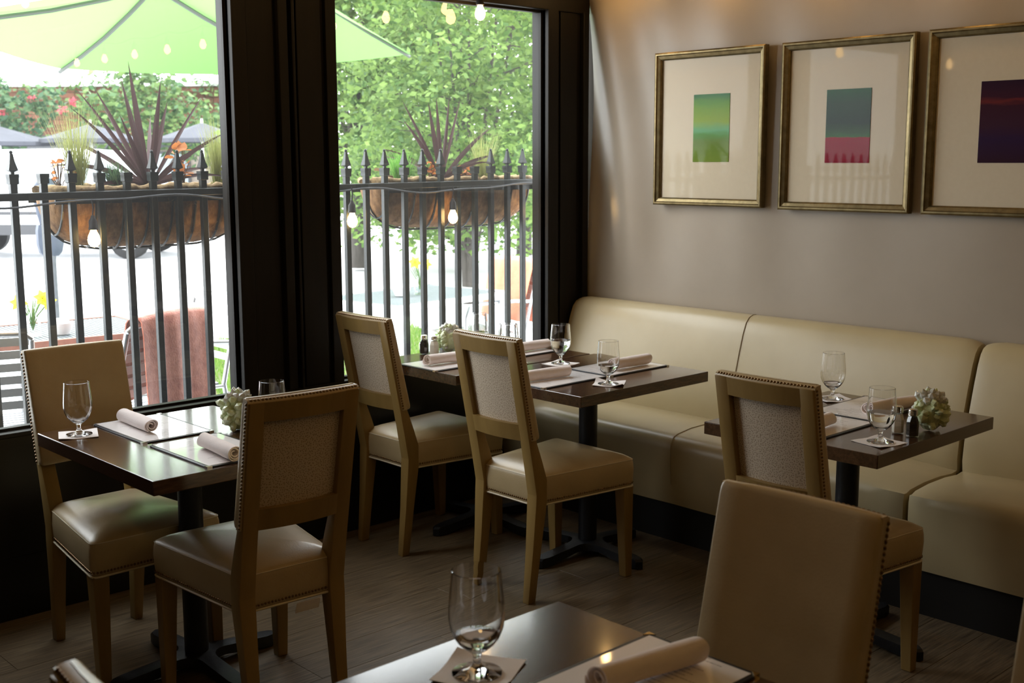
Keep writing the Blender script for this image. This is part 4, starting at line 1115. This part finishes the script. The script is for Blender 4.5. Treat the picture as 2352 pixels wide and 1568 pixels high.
def flowers(label, x, y, z, seed, blooms, bottle=True):
    r = random.Random(seed)
    t = thing('flower_vase', label, 'flowers', (x, y, z), 0, 'yellow daffodils in glass vases')
    MB().lathe([(0.0, 0.0), (0.036, 0.0), (0.038, 0.01), (0.036, 0.075), (0.022, 0.10), (0.019, 0.13), (0.023, 0.14), (0.021, 0.14), (0.017, 0.13), (0.020, 0.10), (0.033, 0.074), (0.034, 0.008), (0.0, 0.006)], 18).build('vase', bottle_glass, t, smooth=50)
    for dx, dy, h in blooms:
        MB().tube([(0, 0, 0.03), (dx * 0.3, dy * 0.3, h * 0.6), (dx, dy, h)], 0.003, 5).build('stem', stem_m, t)
        m = MB(); c = Vector((dx, dy, h))
        f = Vector((-0.6 + r.uniform(-0.3, 0.3), -0.7, 0.35)).normalized(); a = f.orthogonal().normalized(); b = f.cross(a)
        for k in range(6):
            th = PI / 3 * k; d = a * math.cos(th) + b * math.sin(th); e = a * -math.sin(th) + b * math.cos(th)
            m.add([c, c + d * 0.022 + e * 0.014 + f * 0.004, c + d * 0.045 + f * 0.002, c + d * 0.022 - e * 0.014 + f * 0.004], [(0, 1, 2, 3)])
        m.loft([[c + (a * math.cos(PI / 4 * k) + b * math.sin(PI / 4 * k)) * rr + f * hh for k in range(8)] for rr, hh in ((0.008, 0.0), (0.011, 0.014), (0.017, 0.026))], True, False)
        m.build('bloom', petal, t, norm=False)
    for k in range(7):
        m = MB(); blade(m, (0, 0, 0.05), (r.uniform(-0.5, 0.5), r.uniform(-0.5, 0.5), 1), 0.15, 0.010, 0.5); m.build('leaf', stem_m, t, norm=False)
    return t
flowers('yellow daffodils in a glass vase on the red-rimmed patio table', 2.17, 5.70, 0.742, 2, [(-0.055, 0.01, 0.165), (0.045, -0.03, 0.185), (0.065, -0.05, 0.165)])
flowers('yellow daffodils in a glass vase on the table in the second window', 4.63, 5.78, 0.742, 6, [(-0.02, 0.02, 0.20), (0.03, -0.02, 0.19)])
def caddy(label, x, y, z):
    t = thing('sugar_dish', label, 'dish', (x, y, z), 0, 'white dishes on the patio tables')
    MB().lathe([(0, 0), (0.04, 0), (0.055, 0.035), (0.06, 0.055), (0.055, 0.055), (0.05, 0.035), (0.036, 0.006), (0, 0.006)], 18).build('dish', P('white_china', (0.8, 0.8, 0.8), 0.3), t, smooth=50)
    for k in range(6): MB().box(-0.03, 0.03, -0.03 + 0.011 * k, -0.026 + 0.011 * k, 0.01, 0.075).build('packet', paper, t)
    return t
caddy('white sugar dish beside the daffodils on the red-rimmed table', 2.30, 5.68, 0.742)
caddy('white sugar dish beside the daffodils in the second window', 4.50, 5.80, 0.742)

# ------------------------------------------------------------------ parking meter
t = thing('parking_meter', 'blue-grey parking meter on a steel post beyond the first planter', 'parking meter', (3.60, 9.0, 0))
MB().tube([(0, 0, 0), (0, 0, 0.95)], 0.036, 12).build('post', galv, t, smooth=50)
MB().loft([[(w * math.cos(PI / 8 + PI / 4 * k), 0.6 * w * math.sin(PI / 8 + PI / 4 * k), z) for k in range(8)] for w, z in ((0.06, 0.86), (0.09, 0.89), (0.105, 0.95), (0.105, 1.06), (0.095, 1.10))]).build('coin_box', metergrey, t, smooth=35)
MB().loft([[(w * math.cos(2 * PI * k / 16), 0.55 * w * math.sin(2 * PI * k / 16), z) for k in range(16)] for w, z in ((0.07, 1.10), (0.085, 1.16), (0.105, 1.26), (0.108, 1.33), (0.095, 1.40), (0.06, 1.445), (0.02, 1.455))]).build('head', metergrey, t, smooth=40)
MB().loft([[(0.08 * math.cos(2 * PI * k / 16), -0.064 - d, 1.33 + 0.075 * math.sin(2 * PI * k / 16)) for k in range(16)] for d in (0, 0.012)]).build('display_window', carglass, t)

# ------------------------------------------------------------------ white van parked across the road
def van():
    D = Vector((0.73, -0.684, 0)); 
    t = thing('parked_van', 'white van parked on the street behind the fence in the first window', 'van', (8.5, 20.9, -0.09), math.atan2(-0.684, 0.73))
    L, Wd = 2.45, 0.92
    side = [(-L, 0.42), (-L, 1.15), (-L + 0.05, 1.70), (-L + 0.25, 1.84), (0.5, 1.88), (1.1, 1.84), (1.30, 1.74), (1.85, 1.22), (2.30, 1.08), (L, 0.92), (L, 0.42)]
    secs = []
    for yy, k in ((-Wd, 0.0), (-Wd + 0.04, 0.5), (-Wd + 0.16, 1.0), (Wd - 0.16, 1.0), (Wd - 0.04, 0.5), (Wd, 0.0)):
        secs.append([(x, yy if z < 1.2 else yy * (1 - 0.12 * (z - 1.2) / 0.7), z + (0.03 * (k - 1) if z > 1.0 else 0)) for x, z in side])
    MB().loft(secs).build('body', carwhite, t, smooth=35)
    for s in (-1, 1):
        for a, b, c, d in ((-1.95, -0.75, -1.95, -0.75), (-0.65, 0.45, -0.65, 0.45), (0.55, 1.60, 0.55, 1.22)):
            MB().loft([[(a, s * (Wd + o), 1.20), (b, s * (Wd + o), 1.20), (d, s * (Wd * 0.93 + o), 1.66), (c, s * (Wd * 0.93 + o), 1.66)] for o in (-0.03, 0.004)]).build('side_window', carglass, t)
        MB().box(-L + 0.02, L - 0.02, s * Wd - 0.012, s * Wd + 0.012, 0.42, 0.60).build('sill_trim', cartrim, t)
        MB().box(-L + 0.1, L - 0.3, s * Wd - 0.01, s * Wd + 0.016, 0.76, 0.82).build('side_moulding', cartrim, t)
        for x in (-1.55, 1.55):
            w = thing('wheel', '', '', (x, s * (Wd - 0.10), 0.34)); w.parent = t
            for kk in ('label', 'category', 'group'):
                if kk in w: del w[kk]
            o = MB().lathe([(0.0, -0.1), (0.30, -0.1), (0.34, -0.07), (0.34, 0.07), (0.30, 0.1), (0.0, 0.1)], 24).build('tyre', tyre, w, smooth=40); o.rotation_euler = (PI / 2, 0, 0)
            o = MB().lathe([(0.0, -0.11), (0.18, -0.11), (0.21, -0.09), (0.21, 0.09), (0.18, 0.11), (0, 0.11)], 20).build('hubcap', alu, w, smooth=40); o.rotation_euler = (PI / 2, 0, 0)
    MB().loft([[(1.34 + o, -0.74, 1.68), (1.34 + o, 0.74, 1.68), (1.84 + o, 0.80, 1.24), (1.84 + o, -0.80, 1.24)] for o in (0.0, 0.02)]).build('windscreen', carglass, t)
    for s in (-1, 1): MB().box(L - 0.05, L + 0.01, s * 0.7 - 0.14, s * 0.7 + 0.14, 0.78, 0.90).build('headlamp', alu, t, bevel=(0.01, 2))
    MB().box(L - 0.05, L + 0.06, -0.88, 0.88, 0.42, 0.60).build('bumper', cartrim, t, bevel=(0.02, 2))
van()

# ------------------------------------------------------------------ far side of the road: terrace umbrellas, wall with ivy, shrubs
def far_umbrella(label, x, y, r, z0, z1):
    t = thing('terrace_umbrella', label, 'umbrella', (x, y, -0.09), 0, 'grey terrace umbrellas across the road')
    n = 8; vs = [(0, 0, z1)] + [(r * math.cos(2 * PI * k / n + 0.3), r * math.sin(2 * PI * k / n + 0.3), z0) for k in range(n)] + [(r * math.cos(2 * PI * k / n + 0.3), r * math.sin(2 * PI * k / n + 0.3), z0 - 0.10) for k in range(n)]
    MB().add(vs, [(0, 1 + k, 1 + (k + 1) % n) for k in range(n)] + [(1 + k, 1 + n + k, 1 + n + (k + 1) % n, 1 + (k + 1) % n) for k in range(n)]).build('canopy', greyumb, t, norm=False)
    MB().tube([(0, 0, 0), (0, 0, z1 + 0.1)], 0.03, 8).build('pole', alu, t)
    MB().lathe([(0, 0), (0.3, 0), (0.3, 0.06), (0.05, 0.09), (0, 0.09)], 14).build('base', cartrim, t)
far_umbrella('grey terrace umbrella at the open edge of the first window', 11.35, 31.2, 1.35, 2.15, 2.55)
far_umbrella('grey terrace umbrella behind the feather grass', 13.05, 29.6, 1.25, 2.22, 2.60)
far_umbrella('grey terrace umbrella beside the mullion, behind the coral bells', 15.1, 27.6, 1.15, 2.22, 2.62)

fw_d = Vector((0.73, -0.684, 0))     # direction along the far frontage
fw_n = Vector((0.684, 0.73, 0))
B0 = Vector((12.0, 39.3, -0.09))
def fp(a, d, z): return B0 + fw_d * a + fw_n * d + Vector((0, 0, z))
bw = thing('brick_building', 'low brick building with a dark awning across the road', 'building', B0, math.atan2(-0.684, 0.73))
MB().box(0, 12, 0.06, 3.0, 0, 3.95).build('wall_core', mortar, bw)
bk = MB().box(0, 0.49, 0, 0.08, 0, 0.155).mesh('brick', brick_m, bevel=(0.008, 1))
for rr in range(9):
    for cc in range(24):
        link('brick', bk, bw, (cc * 0.5 + (0.25 if rr % 2 else 0.0), 0, 2.42 + rr * 0.166))
MB().box(0, 12, -0.02, 0.1, 2.05, 2.40).build('lintel', awning_m, bw)
MB().hexa([(1.5, -1.2, 2.0), (6.0, -1.2, 2.0), (6.0, 0, 2.0), (1.5, 0, 2.0)], [(1.5, -1.15, 2.05), (6.0, -1.15, 2.05), (6.0, 0, 2.45), (1.5, 0, 2.45)]).build('awning', awning_m, bw)
for k in range(4):
    w = MB().box(0.8 + 2.8 * k, 2.6 + 2.8 * k, -0.01, 0.07, 0.7, 1.95).build('window_frame', cartrim, bw)
    MB().box(0.88 + 2.8 * k, 2.52 + 2.8 * k, -0.015, 0.0, 0.78, 1.87).build('window_pane', carglass, w)
MB().box(0, 12, -0.08, 3.1, 3.92, 4.02).build('coping', P('white_coping', (0.75, 0.75, 0.74), 0.8), bw)

def leaf_cloud(m, c, rad, n, size, rnd, squash=(1, 1, 1), shell=0.55):
    c = Vector(c)
    for _ in range(n):
        while True:
            d = Vector((rnd.uniform(-1, 1), rnd.uniform(-1, 1), rnd.uniform(-1, 1)))
            if 0.05 < d.length < 1: break
        d = d.normalized() * (shell + (1 - shell) * rnd.random()) if rnd.random() < 0.8 else d
        p = c + Vector((d.x * rad * squash[0], d.y * rad * squash[1], d.z * rad * squash[2]))
        a = Vector((rnd.uniform(-1, 1), rnd.uniform(-1, 1), rnd.uniform(-0.7, 0.4))).normalized(); b = a.orthogonal().normalized(); b = (Matrix.Rotation(rnd.random() * 6.28, 3, a) @ b)
        s = size * rnd.uniform(0.6, 1.35)
        m.add([p, p + a * s * 0.5 + b * s * 0.27, p + a * s, p + a * s * 0.5 - b * s * 0.27], [(0, 1, 2, 3)])
def shrub(label, x, y, parts, n, size, mat, seed, name='garden_shrub', group='shrubs across the road'):
    r = random.Random(seed)
    t = thing(name, label, 'shrub', (x, y, -0.09), 0, group)
    m = MB()
    for dx, dy, z, rad in parts: leaf_cloud(m, (dx, dy, z), rad, int(n * rad * rad), size, r)
    m.build('foliage', mat, t, norm=False)
    tr = MB()
    for dx, dy, z, rad in parts[:4]: tr.tube([(0, 0, 0), (dx * 0.5, dy * 0.5, z * 0.5), (dx, dy, z)], [0.08, 0.05, 0.02], 6)
    tr.build('trunk', bark, t)
    return t
sh1 = shrub('blue-green shrub with pink flowers at the open edge of the first window', 12.0, 34.2, [(0, 0, 2.6, 1.25), (-0.8, 0.5, 3.0, 1.0), (0.9, -0.6, 2.9, 0.85), (0.2, 0, 3.6, 0.6), (1.4, -1.1, 3.3, 0.5), (-1.3, 1.2, 2.6, 1.0), (0.1, 0.1, 4.2, 0.4)], 750, 0.20, shrub_leaf, 1)
pk = leaf_mat('pink_petal', (0.50, 0.07, 0.10), (0.62, 0.14, 0.18), 0.4); rp_ = random.Random(8)
for dx, dy, z in ((0.95, -1.25, 3.35), (1.55, -1.75, 3.05), (0.2, -0.95, 3.0), (1.9, -1.6, 3.3)):
    m = MB(); leaf_cloud(m, (dx, dy, z), 0.10, 26, 0.11, rp_); m.build('blossom', pk, sh1, norm=False)
shrub('bright green climbing shrub behind the cordyline across the road', 15.2, 31.6, [(0, 0, 2.7, 1.2), (0.5, -0.5, 3.5, 0.8), (-0.7, 0.6, 3.0, 0.7), (1.2, -1.1, 2.6, 0.9), (0.1, 0, 4.2, 0.55)], 750, 0.21, ivy_leaf, 2)
shrub('grey-green shrub beside the mullion across the road', 18.4, 30.4, [(0, 0, 2.5, 1.3), (0.8, -0.8, 2.9, 1.0), (-0.9, 0.8, 2.2, 0.9)], 700, 0.21, shrub_leaf, 3)
def ivy(label, a0, a1, z0, z1, n, seed):
    r = random.Random(seed); m = MB()
    for _ in range(n):
        a = r.uniform(a0, a1); z = z1 - (z1 - z0) * r.random() ** 1.6
        p = fp(a, -0.05 - r.random() * 0.25, z); d = Vector((r.uniform(-1, 1), r.uniform(-1, 1), r.uniform(-1, 0.2))).normalized(); b = d.orthogonal().normalized()
        s = r.uniform(0.14, 0.28)
        m.add([p, p + d * s * 0.5 + b * s * 0.32, p + d * s, p + d * s * 0.5 - b * s * 0.32], [(0, 1, 2, 3)])
    o = m.build('ivy_curtain', ivy_leaf, None, norm=False)
    return tag(o, label, 'ivy', 'ivy hanging on the brick building')
ivy('ivy spilling from the top of the brick building', 0.0, 9.5, 3.3, 4.1, 420, 1)
ivy('ivy hanging over the brick building beside the mullion', 5.0, 11.5, 2.6, 4.4, 520, 2)
ivy('ivy hanging under the lintel of the brick building', 2.6, 4.6, 1.4, 2.4, 420, 3)

# ------------------------------------------------------------------ leafy street tree filling the second window
def tree():
    r = random.Random(21)
    t = thing('street_tree', 'leafy multi-stemmed tree filling the second window', 'tree', (8.55, 9.80, 0))
    tr = MB(); tips = []
    for k in range(6):
        a = 2 * PI * k / 6 + r.uniform(-0.2, 0.2); sp = r.uniform(0.25, 0.9); h = r.uniform(2.8, 4.3)
        p1 = Vector((math.cos(a) * 0.05, math.sin(a) * 0.05, 0.35)); p2 = Vector((math.cos(a) * sp * 0.40, math.sin(a) * sp * 0.40, h * 0.42)); p3 = Vector((math.cos(a) * sp * 1.1, math.sin(a) * sp * 1.1, h))
        tr.tube([(math.cos(a) * 0.03, math.sin(a) * 0.03, 0), p1, p1.lerp(p2, 0.5) + Vector((0.03, 0.02, 0)), p2, p2.lerp(p3, 0.5), p3], [0.045, 0.036, 0.031, 0.026, 0.018, 0.008], 7)
        tips += [p2, p2.lerp(p3, 0.5), p3]
        for q in range(9):
            u = r.uniform(0.04, 0.95); s_ = p1.lerp(p2, u * 2) if u < 0.5 else p2.lerp(p3, u * 2 - 1); b = a + r.uniform(-1.8, 1.8); l = r.uniform(0.5, 1.2)
            e = s_ + Vector((math.cos(b) * l, math.sin(b) * l, r.uniform(-0.10, 0.5)))
            tr.tube([s_, s_.lerp(e, 0.5) + Vector((0, 0, 0.06)), e], [0.012, 0.008, 0.003], 5); tips += [e, s_.lerp(e, 0.6)]
    tr.build('trunk', bark, t, smooth=60)
    m = MB()
    for p in tips:
        rad = r.uniform(0.28, 0.5)
        leaf_cloud(m, p, rad, int(56 if p.z > 1.2 else 40), 0.080, r, (1, 1, 0.7), 0.2)
    for k in range(34):
        a = r.random() * 2 * PI; rad = r.uniform(0.5, 1.35)
        leaf_cloud(m, (math.cos(a) * rad, math.sin(a) * rad, r.uniform(0.55, 1.5)), 0.34, 34, 0.085, r, (1, 1, 0.5), 0.1)
    for k in range(190):
        a = r.random() * 2 * PI; z = r.uniform(1.35, 4.6); rad = r.uniform(0.5, 1.9) * (1 - 0.12 * abs(z - 2.8))
        leaf_cloud(m, (math.cos(a) * rad, math.sin(a) * rad, z), 0.42, 90, 0.085, r, (1, 1, 0.6), 0.15)
    tag(m.build('foliage', tree_leaf, t, norm=False), kind='stuff')
tree()
def back_tree(label, x, y, seed, rad, h):
    r = random.Random(seed); t = thing('background_tree', label, 'tree', (x, y, -0.05), 0, 'trees farther along the street'); m = MB()
    tr = MB().tube([(0, 0, 0), (0.05, 0.03, h * 0.5), (0, 0.1, h)], [0.14, 0.10, 0.03], 8)
    for k in range(56):
        a = r.random() * 6.28; z = h * r.uniform(0.18, 1.25); q = rad * r.random() ** 0.5
        c = Vector((math.cos(a) * q, math.sin(a) * q, z)); leaf_cloud(m, c, 0.75, 170, 0.16, r, (1, 1, 0.7), 0.2)
        if k % 3 == 0: tr.tube([(0, 0.05, h * 0.45), c * 0.6 + Vector((0, 0, h * 0.2)), c], [0.05, 0.03, 0.01], 6)
    tr.build('trunk', bark, t, smooth=60); m.build('foliage', tree_leaf, t, norm=False)
back_tree('green tree behind the multi-stemmed tree in the second window', 11.6, 13.4, 31, 2.4, 4.2)
back_tree('narrow green tree behind the parasol tip in the second window', 10.6, 14.7, 32, 1.5, 4.0)
back_tree('green tree farther back toward the corner post', 14.0, 14.6, 33, 2.4, 4.4)
# planting beds under the trees
def lawn(label, pts, n, seed):
    xs = [p[0] for p in pts]; ys = [p[1] for p in pts]; cx, cy = sum(xs) / len(xs), sum(ys) / len(ys); r = random.Random(seed)
    t = thing('grass_patch', label, 'grass', (cx, cy, 0.0), 0); t['kind'] = 'stuff'
    MB().add([(x - cx, y - cy, 0.006) for x, y in pts], [tuple(range(len(pts)))]).build('soil', lawn_soil, t, norm=False)
    m = MB()
    for _ in range(n):
        u, v = r.random(), r.random()
        a = Vector(pts[0]).lerp(Vector(pts[1]), u); b = Vector(pts[3]).lerp(Vector(pts[2]), u); p = a.lerp(b, v)
        h = r.uniform(0.03, 0.09); d = r.uniform(-0.03, 0.03); e = r.uniform(-0.03, 0.03); w = r.uniform(0.003, 0.007); th = r.random() * 3.14
        x, y = p.x - cx, p.y - cy
        m.add([(x - w * math.cos(th), y - w * math.sin(th), 0.005), (x + w * math.cos(th), y + w * math.sin(th), 0.005), (x + d, y + e, h)], [(0, 1, 2)])
    m.build('blades', lawn_m, t, norm=False)
lawn('patchy grass verge behind the fence and tables', [(3.6, 6.4), (6.9, 6.6), (6.9, 9.4), (4.2, 9.2)], 14000, 3)
